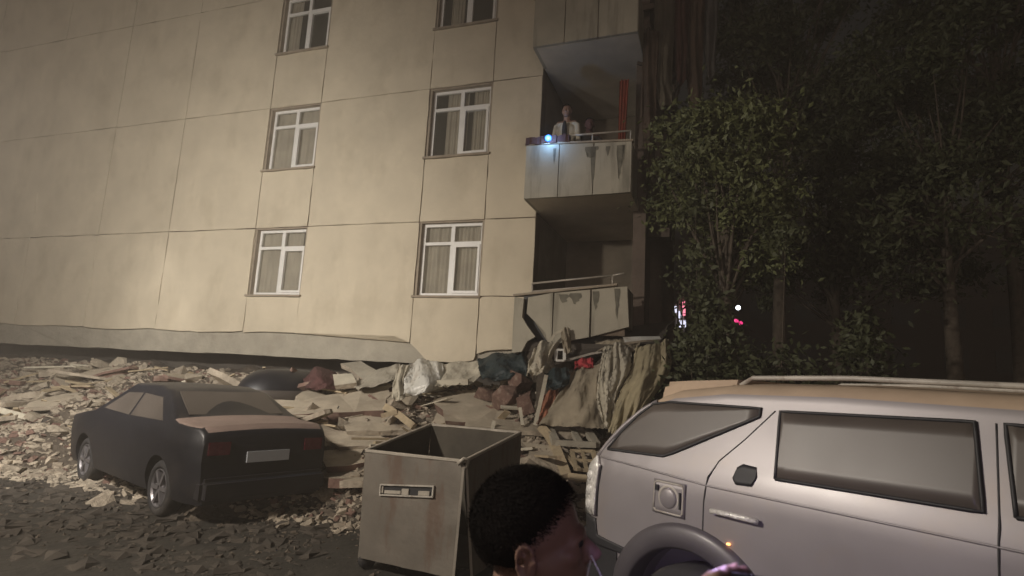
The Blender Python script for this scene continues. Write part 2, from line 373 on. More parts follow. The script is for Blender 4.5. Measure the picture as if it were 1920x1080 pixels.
obox('room_lining', (-17.2, 1.26, zleft), (XD, 1.3, zt), M['room'], bld)

# balconies --------------------------------------------------------
PN = .78                                  # how far they stick out
xl = pf(984, 320, PN)[0]; xr = pf(1184, 320, PN)[0]
def zpx(u, v, n=PN): return pf(u, v, n)[1]
XR = xr
# recess: left jamb, back wall, right pier, per floor slabs
bm = bmesh.new()
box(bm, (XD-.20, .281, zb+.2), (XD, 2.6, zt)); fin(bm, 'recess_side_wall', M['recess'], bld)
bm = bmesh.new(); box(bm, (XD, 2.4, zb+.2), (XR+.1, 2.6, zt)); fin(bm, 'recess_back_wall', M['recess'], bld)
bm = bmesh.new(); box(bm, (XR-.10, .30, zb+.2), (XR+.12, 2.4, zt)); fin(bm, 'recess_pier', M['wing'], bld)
def panel_m(outline, y0, y1, name, m, parent, amp=.004):
    pts = jit_outline(outline, .3, amp); bm = bmesh.new()
    prism_pts(bm, [(x, y1, z) for x, z in pts], [(x, y0, z) for x, z in pts])
    bmesh.ops.triangulate(bm, faces=[f for f in bm.faces if len(f.verts) > 4])
    return fin(bm, name, m, parent)
def balcony(ztl, ztr, zbl, zbr, joints, xl, xr, rail=True, lean=0, gap=.30):
    bm = bmesh.new(); sx0, sx1 = xl+.01, xr-.01
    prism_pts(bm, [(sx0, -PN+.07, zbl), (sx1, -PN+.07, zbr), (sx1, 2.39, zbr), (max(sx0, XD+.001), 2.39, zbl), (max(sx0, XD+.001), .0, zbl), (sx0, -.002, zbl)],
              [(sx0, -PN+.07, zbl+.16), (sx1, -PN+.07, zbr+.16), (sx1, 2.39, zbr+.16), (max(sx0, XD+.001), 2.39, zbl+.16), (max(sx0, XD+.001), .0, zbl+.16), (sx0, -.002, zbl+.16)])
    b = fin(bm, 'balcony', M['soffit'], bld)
    xs = [xl]+joints+[xr]
    f = lambda x, a, c: a+(c-a)*(x-xl)/(xr-xl)
    for i in range(len(xs)-1):
        a, c = xs[i]+.008, xs[i+1]-.008
        panel_m([(a, f(a, zbl, zbr)), (c, f(c, zbl, zbr)), (c, f(c, ztl, ztr)), (a, f(a, ztl, ztr))], -PN, -PN+.06, 'parapet_panel', M['parapet'], b)
    # sides
    for xx, z0_, z1_ in ((xl, zbl, ztl), (xr-.06, zbr, ztr)):
        obox('side_panel', (xx, -PN+.061, z0_), (xx+.06, -.004, z1_-.01), M['parapet'], b)
    # backing so joints read dark
    bm = bmesh.new(); prism_pts(bm, [(xl+.02, -PN+.061, zbl+.02), (xr-.02, -PN+.061, zbr+.02), (xr-.02, -PN+.061, ztr-.02), (xl+.02, -PN+.061, ztl-.02)],
              [(xl+.02, -PN+.068, zbl+.02), (xr-.02, -PN+.068, zbr+.02), (xr-.02, -PN+.068, ztr-.02), (xl+.02, -PN+.068, ztl-.02)]); fin(bm, 'parapet_core', M['core'], b)
    bm = bmesh.new(); prism_pts(bm, [(xl-.02, -PN-.02, ztl+.003), (xr+.02, -PN-.02, ztr+.003), (xr+.02, -PN+.09, ztr+.003), (xl-.02, -PN+.09, ztl+.003)],
              [(xl-.02, -PN-.02, ztl+.035), (xr+.02, -PN-.02, ztr+.035), (xr+.02, -PN+.09, ztr+.035), (xl-.02, -PN+.09, ztl+.035)]); fin(bm, 'coping', M['reveal'], b)
    return b
zpt = zpx(984, 273); zptr = zpx(1184, 265); zpb = zpx(982, 373); zpbr = zpx(1183, 360)
zav = (zpt+zptr)/2; zbv = (zpb+zpbr)/2
js = [pf(1047, 320, PN)[0], pf(1112, 320, PN)[0]]
b2 = balcony(zpt, zptr, zpb, zpbr, js, xl, xr)
def rail(parent, p0, p1, h0, h1, posts, r=.018, m=None):
    bm = bmesh.new(); a = Vector(p0); b = Vector(p1)
    tube(bm, [a+Vector((0, 0, h0)), b+Vector((0, 0, h1))], r, 8); fin(bm, 'rail', m or M['rail'], parent, True)
    for t in posts:
        q = a.lerp(b, t); bm = bmesh.new(); tube(bm, [q, q+Vector((0, 0, h0+(h1-h0)*t))], r*.8, 8); fin(bm, 'rail_post', m or M['rail'], parent, True)
rail(b2, (xl+.03, -PN+.03, zpt+.03), (xr-.03, -PN+.03, zptr+.03), .10, .17, (.0, .33, .64, 1))
# dark cloth along the left of the middle rail
bm = bmesh.new(); 
for i in range(14):
    x = xl+.0+i*.055; box(bm, (x, -PN-.035+.01*math.sin(i*2), zpt+.0+.01*math.sin(i*1.3)), (x+.055, -PN+.11, zpt+.125+.01*math.sin(i*1.7)))
tag(fin(bm, 'blanket', M['maroon'], None), 'dark folded blanket lying on the middle balcony parapet beside the torch', 'blanket').matrix_world = Matrix.Translation(BORG) @ Matrix.Rotation(BANG, 4, 'Z')
# upper balcony
dz = FH
b3 = balcony(zpt+dz, zptr+dz, zpb+dz+.02, zpbr+dz+.02, js, xl+.02, xr+.05)
rail(b3, (xl+.05, -PN+.03, zpt+dz+.03), (xr, -PN+.03, zptr+dz+.03), .12, .12, (0, .5, 1))
b4 = balcony(zpt+2*dz, zptr+2*dz, zpb+2*dz, zpbr+2*dz, js, xl+.02, xr+.05)
# lower balcony, cracked and tilted
xl1 = pf(963, 600, PN)[0]; xr1 = pf(1174, 600, PN)[0]
zl, zr = zpx(965, 556), zpx(1172, 537)
zlb, zrb = zpx(965, 662), zpx(1177, 612)
b1 = empty('balcony', (0, 0, 0)); b1.parent = bld
jj = [pf(1037, 590, PN)[0], pf(1107, 590, PN)[0]]
top = lambda x: zl+(zr-zl)*(x-xl1)/(xr1-xl1)
Q = lambda u, v: pf(u, v, PN)
# left panel broken in two by the crack
panel_m([(xl1, top(xl1)), (xl1, zlb), Q(978, 660), Q(988, 640), Q(1004, 632), Q(990, 612), Q(979, 594), Q(982, 560)], -PN, -PN+.06, 'parapet_panel', M['parapet'], b1, .006)
panel_m([Q(991, 558), Q(988, 588), Q(1003, 603), Q(1022, 622), Q(1026, 640), (jj[0]-.01, Q(1035, 648)[1]), (jj[0]-.01, top(jj[0]))], -PN-.02, -PN+.05, 'parapet_panel', M['parapet'], b1, .006)
panel_m([(jj[0]+.01, top(jj[0])), (jj[0]+.01, Q(1040, 646)[1]), (jj[1]-.01, Q(1107, 632)[1]), (jj[1]-.01, top(jj[1]))], -PN-.01, -PN+.06, 'parapet_panel', M['parapet'], b1, .006)
panel_m([(jj[1]+.01, top(jj[1])), (jj[1]+.01, Q(1109, 632)[1]), (xr1+.05, zrb), (xr1, top(xr1))], -PN+.01, -PN+.07, 'parapet_panel', M['parapet'], b1, .006)
obox('parapet_core', (jj[0]-.02, -PN+.075, Q(1107, 628)[1]), (xr1-.03, -PN+.085, zr-.1), M['core'], b1); obox('dark_backing', (xl1+.06, -PN+.3, zlb), (jj[0], -PN+.32, zr-.1), M['black'], b1)  # black sheet behind the crack stands for the shade inside it
obox('side_panel', (xr1-.05, -PN+.09, zrb), (xr1, -.01, zr-.01), M['parapet'], b1)
obox('side_panel', (xl1, -PN+.09, zlb), (xl1+.05, -.01, zl-.01), M['parapet'], b1)
obox('slab', (xl1+.06, -PN+.13, zlb+.05), (xr1-.06, -.01, zlb+.2), M['room'], b1)  # slab coloured near black to stand for the shaded cavity
obox('slab', (XD+.002, -.009, zlb+.05), (XR-.11, 2.39, zlb+.2), M['parapet'], b1)
bm = bmesh.new(); bar(bm, (xl1-.02, -PN+.03, zl+.02), (xr1-.15, -PN+.03, zr+.03), .12, .035); fin(bm, 'coping', M['reveal'], b1)
a = Q(997, 552); b_ = Q(997, 531); c_ = Q(1148, 516); d_ = Q(1148, 538); e_ = Q(1170, 512)
bm = bmesh.new()
for p, q in ((a, b_), (b_, c_), (c_, d_), (c_, e_), (Q(999, 546), Q(1150, 533))):
    tube(bm, [(p[0], -PN+.03, p[1]), (q[0], -PN+.03, q[1])], .017, 8)
fin(bm, 'rail', M['steelrim'], b1, True)

# dark drip stains running down from the copings
M['drip'] = mat('damp_stain', (.15, .14, .11), .95, .35, 9, .1, 30, sx=(1, 1, .3))
def drip(par, u, v, wpx, hpx, off):
    x0, z0 = pf(u, v, PN); w_ = pf(u+wpx, v, PN)[0]-x0; h_ = z0-pf(u, v+hpx, PN)[1]; rr = random.Random(int(u*7+v))
    lft = [(x0-w_*.5*(1-q/7)**.6+rr.uniform(-.15, .15)*w_, z0-h_*q/7) for q in range(8)]; rgt = [(x0+w_*.5*(1-q/7)**.6+rr.uniform(-.15, .15)*w_, z0-h_*q/7) for q in range(8)]
    ol = lft+[(x0, z0-h_*1.05)]+rgt[::-1]; bm = bmesh.new()
    prism_pts(bm, [(x, -PN-off+.001, z) for x, z in ol], [(x, -PN-off-.0015, z) for x, z in ol]); bmesh.ops.triangulate(bm, faces=[f for f in bm.faces if len(f.verts) > 4]); fin(bm, 'drip_stain', M['drip'], par)
for u, v, a_, h_ in ((1108, 275, 26, 22), (1113, 275, 9, 75), (1163, 272, 16, 62), (1140, 274, 8, 18), (1040, 278, 5, 30), (1170, 272, 5, 30)): drip(b2, u, v, a_, h_, .0015)
for u, v, a_, h_ in ((1058, 552, 20, 16), (1080, 550, 26, 20)): drip(b1, u, v, a_, h_, .0115)
for u, v, a_, h_ in ((1118, 546, 12, 34), (1158, 541, 10, 55)): drip(b1, u, v, a_, h_, -.006)

# side wing, set back, dark and torn
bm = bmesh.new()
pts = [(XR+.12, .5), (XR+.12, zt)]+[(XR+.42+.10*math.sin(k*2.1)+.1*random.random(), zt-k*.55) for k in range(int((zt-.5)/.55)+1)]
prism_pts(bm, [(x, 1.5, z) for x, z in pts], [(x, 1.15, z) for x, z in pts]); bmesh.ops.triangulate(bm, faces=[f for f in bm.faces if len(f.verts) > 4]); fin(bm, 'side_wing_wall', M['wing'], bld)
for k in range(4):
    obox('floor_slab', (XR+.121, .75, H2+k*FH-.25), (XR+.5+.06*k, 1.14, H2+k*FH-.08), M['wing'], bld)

# ------------------------------------------------------------------ cloth
def cloth(name, ctrl, m, folds=6, amp=.05, label=None, cat='cloth', su=52, sv=40, seed=0, dirv=None, thick=.005, parent=None, kind=None):
    """ctrl: rows of (u, v, y) pixels with distance, top row first"""
    P3 = [[at(*c) for c in r] for r in ctrl]
    rows, cols = len(P3), len(P3[0])
    def cr(a, b, c, d, t): return .5*((2*b)+(-a+c)*t+(2*a-5*b+4*c-d)*t*t+(-a+3*b-3*c+d)*t*t*t)
    def row_at(r, s):
        s *= cols-1; i = min(int(s), cols-2); t = s-i; g_ = lambda k: r[max(0, min(cols-1, k))]
        return cr(g_(i-1), g_(i), g_(i+1), g_(i+2), t)
    def P(s, q):
        q *= rows-1; j = min(int(q), rows-2); t = q-j; g_ = lambda k: row_at(P3[max(0, min(rows-1, k))], s)
        return cr(g_(j-1), g_(j), g_(j+1), g_(j+2), t)
    dv = Vector(dirv) if dirv else Vector((-.15, -.9, .35)).normalized()
    bm = bmesh.new(); gg = []
    for j in range(sv+1):
        rw = []
        for i in range(su+1):
            s, q = i/su, j/sv; p = P(s, q)
            ph = folds*2*math.pi*(s+.16*noise.noise(Vector((s*2.2, q*1.6, seed+1)))) + 2.6*noise.noise(Vector((s*2, q*2.2, seed)))*2
            fa = .5+.9*noise.noise(Vector((s*3, q*2, seed+20)))
            d = amp*(math.sin(ph)*fa*(.45+.55*q)+1.3*noise.noise(Vector((s*4, q*3, seed+9)))+.35*abs(noise.noise(Vector((s*8, q*3, seed+3))))+.12*abs(noise.noise(Vector((s*17, q*6, seed+5)))))
            e = .35*amp*noise.noise(Vector((i*.8, j*.8, seed)))
            rw.append(bm.verts.new(p+dv*d+Vector((e, 0, e))))
        gg.append(rw)
    for j in range(sv):
        for i in range(su): bm.faces.new((gg[j][i], gg[j][i+1], gg[j+1][i+1], gg[j+1][i]))
    o = fin(bm, name, m, parent, True)
    so_ = o.modifiers.new('thickness', 'SOLIDIFY'); so_.thickness = thick
    if label: tag(o, label, cat)
    return o

# hanging strips at the torn corner, upper right
hang = [
 (1203, 1230, 60, 330, 'brown', 'narrow brown curtain hanging at the torn corner nearest the balconies'),
 (1226, 1262, -30, 205, 'hcloth', 'beige curtain hanging at the torn corner above the tree'),
 (1262, 1290, -20, 160, 'dimred', 'dark maroon curtain hanging between two paler strips at the torn corner'),
 (1286, 1318, -30, 225, 'brown', 'wide brown curtain hanging in the middle of the torn corner'),
 (1318, 1344, -40, 150, 'grey', 'grey sheet with a pale edge hanging rightmost at the torn corner')]
M['brown'] = mat('brown_curtain', (.07, .046, .032), .95, .3, 3, .4, 20)
M['dimred'] = mat('dim_red_curtain', (.05, .02, .016), .95, .3, 3, .4, 20)
M['hcloth'] = mat('dim_beige_curtain', (.11, .095, .07), .95, .3, 3, .4, 20)
M['grey'] = mat('grey_sheet', (.08, .075, .07), .95, .3, 3, .4, 20)
for i, (u0, u1, v0, v1, mm, lb) in enumerate(hang):
    Y = 9.6+.12*i
    cloth('hanging_curtain', [[(u0+4, v0, Y), ((u0+u1)/2+2, v0-6, Y), (u1+6, v0, Y)], [(u0, (v0+v1)/2, Y+.05), ((u0+u1)/2, (v0+v1)/2, Y-.05), (u1, (v0+v1)/2, Y+.08)],
         [(u0+6, v1-20, Y), ((u0+u1)/2-2, v1, Y-.05), (u1-2, v1-12, Y)]], M[mm], 2.5, .05, lb, 'curtain', 24, 30, i)
# broken floor edges the strips hang from
bm = bmesh.new()
for (u0, v0, u1, v1, t_) in ((1190, 20, 1350, -15, .10), (1195, 118, 1300, 150, .05), (1215, 40, 1245, 190, .04), (1290, 110, 1262, 200, .04)):
    bar(bm, at(u0, v0, 9.9), at(u1, v1, 10.2), t_, t_)
tag(fin(bm, 'broken_floor_beams', M['wing']), 'dark broken beams jutting from the torn corner above the tree', 'beams')

# ------------------------------------------------------------------ trees
def tree(base, crown_c, rad, nclump, nleaf, label, m, name='tree', group='trees beside the building', leaf=.074, seed=1, trunk=True):
    rnd = random.Random(seed)
    t = empty(name, base, 0, label, 'tree', group)
    b = Vector(base); cc = Vector(crown_c)-b
    cl = []
    while len(cl) < nclump:
        p = Vector((rnd.uniform(-1, 1), rnd.uniform(-1, 1), rnd.uniform(-1, 1)))
        if p.length < 1.25 and rnd.random() < (1 if p.length < 1 else .35) and (p.length > .3 or rnd.random() < .5): cl.append(cc+Vector((p.x*rad[0], p.y*rad[1], p.z*rad[2])))
    bm = bmesh.new()
    tube(bm, [(0, 0, -.05), (.05, .02, cc.z*.35), (cc.x*.4, cc.y*.4, cc.z*.7), cc], [.16, .12, .08, .03], 10)
    for p in cl[::2]:
        s = Vector((cc.x*.3, cc.y*.3, cc.z*.55)).lerp(cc, rnd.random()*.7)
        mid = s.lerp(p, .5)+Vector((rnd.uniform(-.15, .15), rnd.uniform(-.15, .15), .1))
        tube(bm, [s, mid, p], [.035, .02, .006], 5, False)
    fin(bm, 'trunk', M['bark'], t, True)
    bm = bmesh.new()
    for p in cl:
        cr_ = rnd.choice([.14, .2, .28, .38, .5])*min(1.15, rad[0])
        for _ in range(int(nleaf*1.5*min(1, cr_/.3))):
            d = Vector((rnd.gauss(0, 1), rnd.gauss(0, 1), rnd.gauss(0, .8)))*cr_*.55
            c = p+d; s = leaf*.78*rnd.uniform(.4, 1.3)
            n_ = Vector((rnd.gauss(0, 1), rnd.gauss(0, 1), rnd.gauss(0, 1)+.5)).normalized(); a = n_.orthogonal().normalized(); a.rotate(Matrix.Rotation(rnd.uniform(0, 6.28), 3, n_)); e = n_.cross(a)
            v = [bm.verts.new(c+q) for q in (a*s, e*s*.42+n_*s*.1, -a*s*.9, -e*s*.42+n_*s*.1)]
            bm.faces.new(v)
    fin(bm, 'crown', m, t, rec=False)
    return t
pc = at(1356, 352, 8.6)
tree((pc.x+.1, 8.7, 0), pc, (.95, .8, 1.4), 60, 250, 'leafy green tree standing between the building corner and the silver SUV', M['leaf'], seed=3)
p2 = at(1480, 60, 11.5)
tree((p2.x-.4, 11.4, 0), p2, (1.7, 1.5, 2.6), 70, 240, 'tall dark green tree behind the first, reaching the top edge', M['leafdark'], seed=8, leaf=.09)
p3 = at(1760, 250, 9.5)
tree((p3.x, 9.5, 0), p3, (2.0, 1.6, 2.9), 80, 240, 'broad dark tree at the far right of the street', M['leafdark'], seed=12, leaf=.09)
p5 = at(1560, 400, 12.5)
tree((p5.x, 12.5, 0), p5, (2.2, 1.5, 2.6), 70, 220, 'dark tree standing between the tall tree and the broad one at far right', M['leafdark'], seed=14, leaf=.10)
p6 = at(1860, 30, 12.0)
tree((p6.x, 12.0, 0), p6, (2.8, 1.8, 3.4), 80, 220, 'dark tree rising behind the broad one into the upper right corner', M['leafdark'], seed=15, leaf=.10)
p4 = at(1345, 620, 8.2)
def shrub(p, r, lab, seed, m=M['leafdark']):
    rnd = random.Random(seed); t = empty('shrub', (p.x, p.y, 0), 0, lab, 'shrub', 'shrubs under the trees')
    bm = bmesh.new(); bs = bmesh.new()
    for k in range(26):
        q = Vector((rnd.gauss(0, r*.45), rnd.gauss(0, r*.4), abs(rnd.gauss(p.z*.55, p.z*.3))))
        tube(bs, [(q.x*.1, q.y*.1, 0), (q.x*.6, q.y*.6, q.z*.6), q], [.012, .008, .003], 5, False)
        for _ in range(150):
            c = q+Vector((rnd.gauss(0, .14), rnd.gauss(0, .14), rnd.gauss(0, .16))); s = .06*rnd.uniform(.5, 1.2)
            n_ = Vector((rnd.gauss(0, 1), rnd.gauss(0, 1), rnd.gauss(0, 1)+.4)).normalized(); a = n_.orthogonal().normalized(); a.rotate(Matrix.Rotation(rnd.uniform(0, 6.28), 3, n_)); e = n_.cross(a)
            bm.faces.new([bm.verts.new(c+w_) for w_ in (a*s, e*s*.45, -a*s, -e*s*.45)])
    fin(bs, 'stems', M['bark'], t); fin(bm, 'foliage', m, t, rec=False)
shrub(at(1330, 640, 7.8), .6, 'dusty dark shrub under the leafy tree behind the SUV roof', 21)
shrub(at(1318, 570, 8.4), .28, 'narrow dark shrub close to the torn building corner', 24)
shrub(at(1450, 650, 7.6), .7, 'dark shrub right of the leafy tree behind the SUV', 22)
shrub(at(1620, 640, 7.8), .8, 'low dark shrub under the broad tree at right', 23)

# ------------------------------------------------------------------ far street: lights, poles, building
fb = empty('far_building', (13, 42, 0), R(-12), 'dim apartment block far down the dark street on the right', 'building')
obox('wall', (-9, 0, 0), (60, 8, 15), M['farwall'], fb)
for k in range(5):
    for i in range(16):
        w_ = obox('window', (-8+i*3, -.06, 1+k*2.9), (-6.6+i*3, -.003, 2.4+k*2.9), M['black'], fb)
def lamp_thing(name, p, lab, parts, cat):
    t = empty(name, (p.x, p.y, 0), 0, lab, cat)
    for (nm, a, b, m) in parts: obox(nm, a, b, m, t)
    return t
E = {'white': emis('white_glow', (.9, .95, 1), 5), 'pink': emis('red_glow', (1, .05, .25), 1.2), 'blueflash': emis('torch_glow', (.12, .40, 1), 5), 'pinkd': emis('dim_pink_glow', (1, .25, .35), 1.6),
     'whited': emis('dim_white_glow', (.8, .8, 1), 1.3)}
p = at(1378, 592, 20)
t = empty('ambulance', (p.x, 20, 0), R(10), 'distant emergency van with white and magenta lights behind the trees', 'van')
bm = bmesh.new(); box(bm, (-.4, 0, .5), (3.4, 2, 2.4)); bmesh.ops.bevel(bm, geom=bm.edges[:], offset=.12, segments=2, affect='EDGES'); fin(bm, 'body', M['grey'], t)
for x_ in (.3, 2.6):
    bm = bmesh.new(); lathe(bm, [(0, -.1), (.35, -.1), (.35, .1), (0, .1)], 16, Matrix.Translation((x_, .05, .35)) @ Matrix.Rotation(R(90), 4, 'X')); fin(bm, 'wheel', M['rubber'], t)
def glow(u, v, Y, r, m, nm, par, ang=R(10)):
    q = at(u, v, Y); bm = bmesh.new(); bmesh.ops.create_icosphere(bm, subdivisions=2, radius=r)
    o = fin(bm, nm, m, None, True); o.parent = par; o.matrix_parent_inverse = Matrix()
    o.location = Matrix.Rotation(-par.rotation_euler.z, 3, 'Z') @ (q-Vector(par.location)); return o
bpy.context.view_layer.update()
glow(1371, 595, 19.8, .09, E['white'], 'headlight', t); glow(1384, 577, 19.8, .08, E['white'], 'headlight', t); glow(1380, 603, 19.8, .09, E['pink'], 'beacon', t); glow(1389, 606, 19.8, .07, E['pink'], 'beacon', t)
# gate/posts; pinkish light on them painted as glowing patches
p = at(1280, 600, 15)
t = empty('street_pole', (p.x, 15, 0), 0, 'slim pole with angled arms catching pink light behind the tree', 'pole')
bm = bmesh.new()
for (u0, v0, u1, v1, r_) in ((1280, 525, 1284, 700, .03), (1262, 508, 1282, 534, .035), (1268, 494, 1282, 508, .03), (1267, 570, 1267, 612, .03), (1273, 555, 1275, 612, .03)):
    tube(bm, [at(u0, v0, 15)-Vector(t.location), at(u1, v1, 15)-Vector(t.location)], r_, 6)
fin(bm, 'post', M['steelrim'], t)
for (u, v, m_, s_) in ((1282, 570, 'pinkd', .05), (1283, 585, 'pinkd', .05), (1267, 580, 'whited', .045), (1275, 590, 'whited', .05), (1276, 607, 'whited', .05), (1284, 607, 'whited', .05)):
    q = at(u, v, 14.9)-Vector(t.location); obox('lit_patch', (q.x-s_*.6, q.y, q.z-s_*1.8), (q.x+s_*.6, q.y+.02, q.z+s_*1.8), E[m_], t)  # glowing boxes stand for pink and white light falling on the posts

# ------------------------------------------------------------------ rubble
def hull_mesh(seed, sx, sy, sz, n=11):
    rnd = random.Random(seed); bm = bmesh.new()
    for _ in range(n):
        p = Vector((rnd.uniform(-1, 1), rnd.uniform(-1, 1), rnd.uniform(-1, 1)))
        m_ = max(abs(p.x), abs(p.y), abs(p.z)); p = p/m_*rnd.uniform(.8, 1)
        bm.verts.new((p.x*sx, p.y*sy, p.z*sz))
    r = bmesh.ops.convex_hull(bm, input=bm.verts[:])
    bmesh.ops.delete(bm, geom=[v for v in bm.verts if not v.link_faces], context='VERTS')
    bmesh.ops.recalc_face_normals(bm, faces=bm.faces)
    me = bpy.data.meshes.new('concrete_chunk'); bm.to_mesh(me); bm.free(); return me
cm = [hull_mesh(i, random.uniform(.7, 1.1), random.uniform(.45, .8), random.uniform(.16, .45)) for i in range(16)]
for i, me in enumerate(cm): me.materials.append(M['chunk'] if i % 5 else M['slabtop'])
def mound_pt(x, n):
    p = L2W(x, -n, 0); p.z = mound(p.x, p.y); return p
rnd = random.Random(5)
def where(p):
    uu = 960+F*p.x/p.y
    if uu < 360: return 'left of the dark saloon'
    return 'behind the dark saloon' if uu < 600 else 'between the dark saloon and the steel bin' if uu < 700 else 'behind the steel bin' if uu < 1000 else 'below the cracked balcony'
BINR = lambda p: (-1.7 < p.x < .3 and 4.8 < p.y < 6.9) or (0 < p.x < 4 and p.y < 5.2)
k = 0
while k < 285:
    x = rnd.uniform(-6.5, 7.5); n = rnd.uniform(.1, 4.6)
    p = mound_pt(x, n)
    if BINR(p) or p.y < 6.3: continue
    u = p.x/p.y
    if not (-.88 < u < .35): continue
    s = rnd.choice([.07, .09, .11, .13, .17, .22, .3])*(1.0 if n < 3.6 else .6)
    o = bpy.data.objects.new('concrete_chunk', rnd.choice(cm)); C.objects.link(o)
    o.location = p+Vector((0, 0, s*.2)); o.scale = (s, s, s*rnd.uniform(.7, 1.2))
    o.rotation_euler = (rnd.gauss(0, .35), rnd.gauss(0, .35), rnd.uniform(0, 6.28))
    uu = 960+F*u/1.0; big = 'large' if s > .15 else 'small'
    wh = where(p)
    tag(o, '%s chunk of broken concrete on the heap %s' % (big, wh), 'rubble', '%s concrete chunks %s' % (big, wh)); k += 1
# small fragments as one mass
def fragments(name, count, rng, smin, smax, m, seed, ground=False):
    rnd = random.Random(seed); V = []; Fc = []
    for _ in range(count):
        x = rnd.uniform(-9.5, 8); n = rng(rnd); p = mound_pt(x, n)
        if p.z < 0: p.z = 0
        s = smin*(smax/smin)**rnd.random()
        Mx = Matrix.Rotation(rnd.uniform(0, 6.28), 3, 'Z') @ Matrix.Rotation(rnd.gauss(0, .5), 3, 'X') @ Matrix.Rotation(rnd.gauss(0, .4), 3, 'Y')
        b0 = len(V); h = rnd.uniform(.15, .5)
        for a_ in ((-1, -.6, -h), (1, -.7, -h), (.8, .7, -h), (-.9, .6, -h), (-.8, -.5, h), (.9, -.5, h*.8), (.7, .6, h), (-.7, .5, h*.9)):
            q = Mx @ Vector((a_[0]*s*rnd.uniform(.7, 1.2), a_[1]*s*rnd.uniform(.7, 1.2), a_[2]*s)); V.append(p+q+Vector((0, 0, s*.12)))
        Fc += [tuple(b0+i for i in f) for f in ((0,3,2,1),(4,5,6,7),(0,1,5,4),(1,2,6,5),(2,3,7,6),(3,0,4,7))]
    me = bpy.data.meshes.new(name); me.from_pydata(V, [], Fc); me.validate()
    o = link(name, me, m); return o
tag(fragments('rubble_fragments', 16000, lambda r: r.uniform(.02, 4.2), .010, .085, M['chunk'], 11), 'small fragments of concrete and plaster covering the rubble heap', 'rubble', kind='stuff')
tag(fragments('brick_fragments', 1800, lambda r: r.uniform(.02, 4.0), .02, .085, M['brick'], 12), 'reddish broken brick fragments mixed through the rubble heap', 'rubble', kind='stuff')
tag(fragments('scattered_grit', 2600, lambda r: 3.4+abs(r.gauss(0, 1.1)), .008, .04, M['earth'], 13), 'grit and crumbs scattered over the dark asphalt before the heap', 'grit', kind='stuff')

rnd = random.Random(77); gm = M['earthdark'] = mat('dirty_dark_rubble', (.052, .043, .034), .98, .4, 3, .8, 14)
V = []; Fc = []
for _ in range(1300):
    y = rnd.uniform(5.2, 8.6); x = rnd.uniform(-y*.95, -y*.22)
    if -1.75 < x and y < 7: continue
    s_ = .018*(8**(rnd.random()**1.8)); b0 = len(V); Mx = Matrix.Rotation(rnd.uniform(0, 6.28), 3, 'Z') @ Matrix.Rotation(rnd.gauss(0, .15), 3, 'X')
    z_ = max(0, mound(x, y))
    for a_ in ((-1, -.6, 0), (1, -.7, 0), (.8, .7, 0), (-.9, .6, 0), (-.8, -.5, .3), (.7, -.3, .1), (.5, .4, .35), (-.6, .3, .15)):
        V.append(Vector((x, y, z_))+Mx @ Vector((a_[0]*s_*rnd.uniform(.7, 1.2), a_[1]*s_*rnd.uniform(.7, 1.2), a_[2]*s_)))
    Fc += [tuple(b0+i for i in f) for f in ((0,3,2,1),(4,5,6,7),(0,1,5,4),(1,2,6,5),(2,3,7,6),(3,0,4,7))]
me = bpy.data.meshes.new('ground_debris'); me.from_pydata(V, [], Fc)
tag(link('ground_debris', me, gm), 'dark flat lumps and dirt strewn over the asphalt in the lower left', 'debris', kind='stuff')
# broken floor pieces sticking out of the heap
rnd = random.Random(19); k = 0
while k < 58:
    x = rnd.uniform(-6.5, 5.5); n = rnd.uniform(.5, 3.3); p = mound_pt(x, n)
    if BINR(p) or not -.86 < p.x/p.y < .12: continue
    w_, d_, t_ = rnd.choice([.25, .35, .5, .75])*rnd.uniform(.8, 1.2), rnd.uniform(.12, .38), rnd.uniform(.04, .12)
    out = [(w_*math.cos(a_)*rnd.uniform(.75, 1.1), d_*math.sin(a_)*rnd.uniform(.75, 1.1)) for a_ in [i*math.pi/4+rnd.uniform(-.2, .2) for i in range(8)]]
    bm = bmesh.new(); prism_pts(bm, [(a, b, -t_) for a, b in out], [(a, b, 0) for a, b in out])
    o = fin(bm, 'broken_concrete', M['slabtop']); o.data.materials.append(M['brick'] if k % 2 else M['chunk'])
    for f in o.data.polygons:
        if f.normal.z < .7: f.material_index = 1
    o.location = p+Vector((0, 0, .09)); o.rotation_euler = (rnd.gauss(.1, .25), rnd.gauss(0, .3), rnd.uniform(0, 6.28))
    tag(o, 'jagged flat concrete piece tilted in the heap '+where(p), 'rubble', 'jagged flat concrete pieces '+where(p)); k += 1

def slab(name, corners, th, m, label, cat='concrete piece', jag=.05, under=None):
    pts = []
    P3 = [at(*c) for c in corners]; n = len(P3)
    for i in range(n):
        a, b = P3[i], P3[(i+1) % n]; kk = max(1, int((b-a).length/.22))
        for j in range(kk): pts.append(a.lerp(b, j/kk)+Vector((random.uniform(-jag, jag), random.uniform(-jag, jag), random.uniform(-.012, .012))))
    cen = sum(P3, Vector())/n
    nrm = (P3[1]-P3[0]).cross(P3[2]-P3[1]).normalized()
    if nrm.z < 0: nrm = -nrm
    bot = [p-nrm*th*random.uniform(.85, 1.1)+(cen-p)*.06 for p in pts]
    bm = bmesh.new(); prism_pts(bm, bot, pts); bmesh.ops.triangulate(bm, faces=[f for f in bm.faces if len(f.verts) > 4])
    o = fin(bm, name, m); o.data.materials.append(under or M['chunk'])
    for f in o.data.polygons:
        if f.normal.dot(nrm) < .7: f.material_index = 1
    return tag(o, label, cat)
U = M['brick']
slab('broken_concrete', [(575, 745, 10.3), (738, 722, 10.6), (716, 768, 9.5), (545, 778, 9.2)], .20, M['slabtop'], 'largest flat beige slab on the heap behind the dark car, with reddish broken edge', under=U)
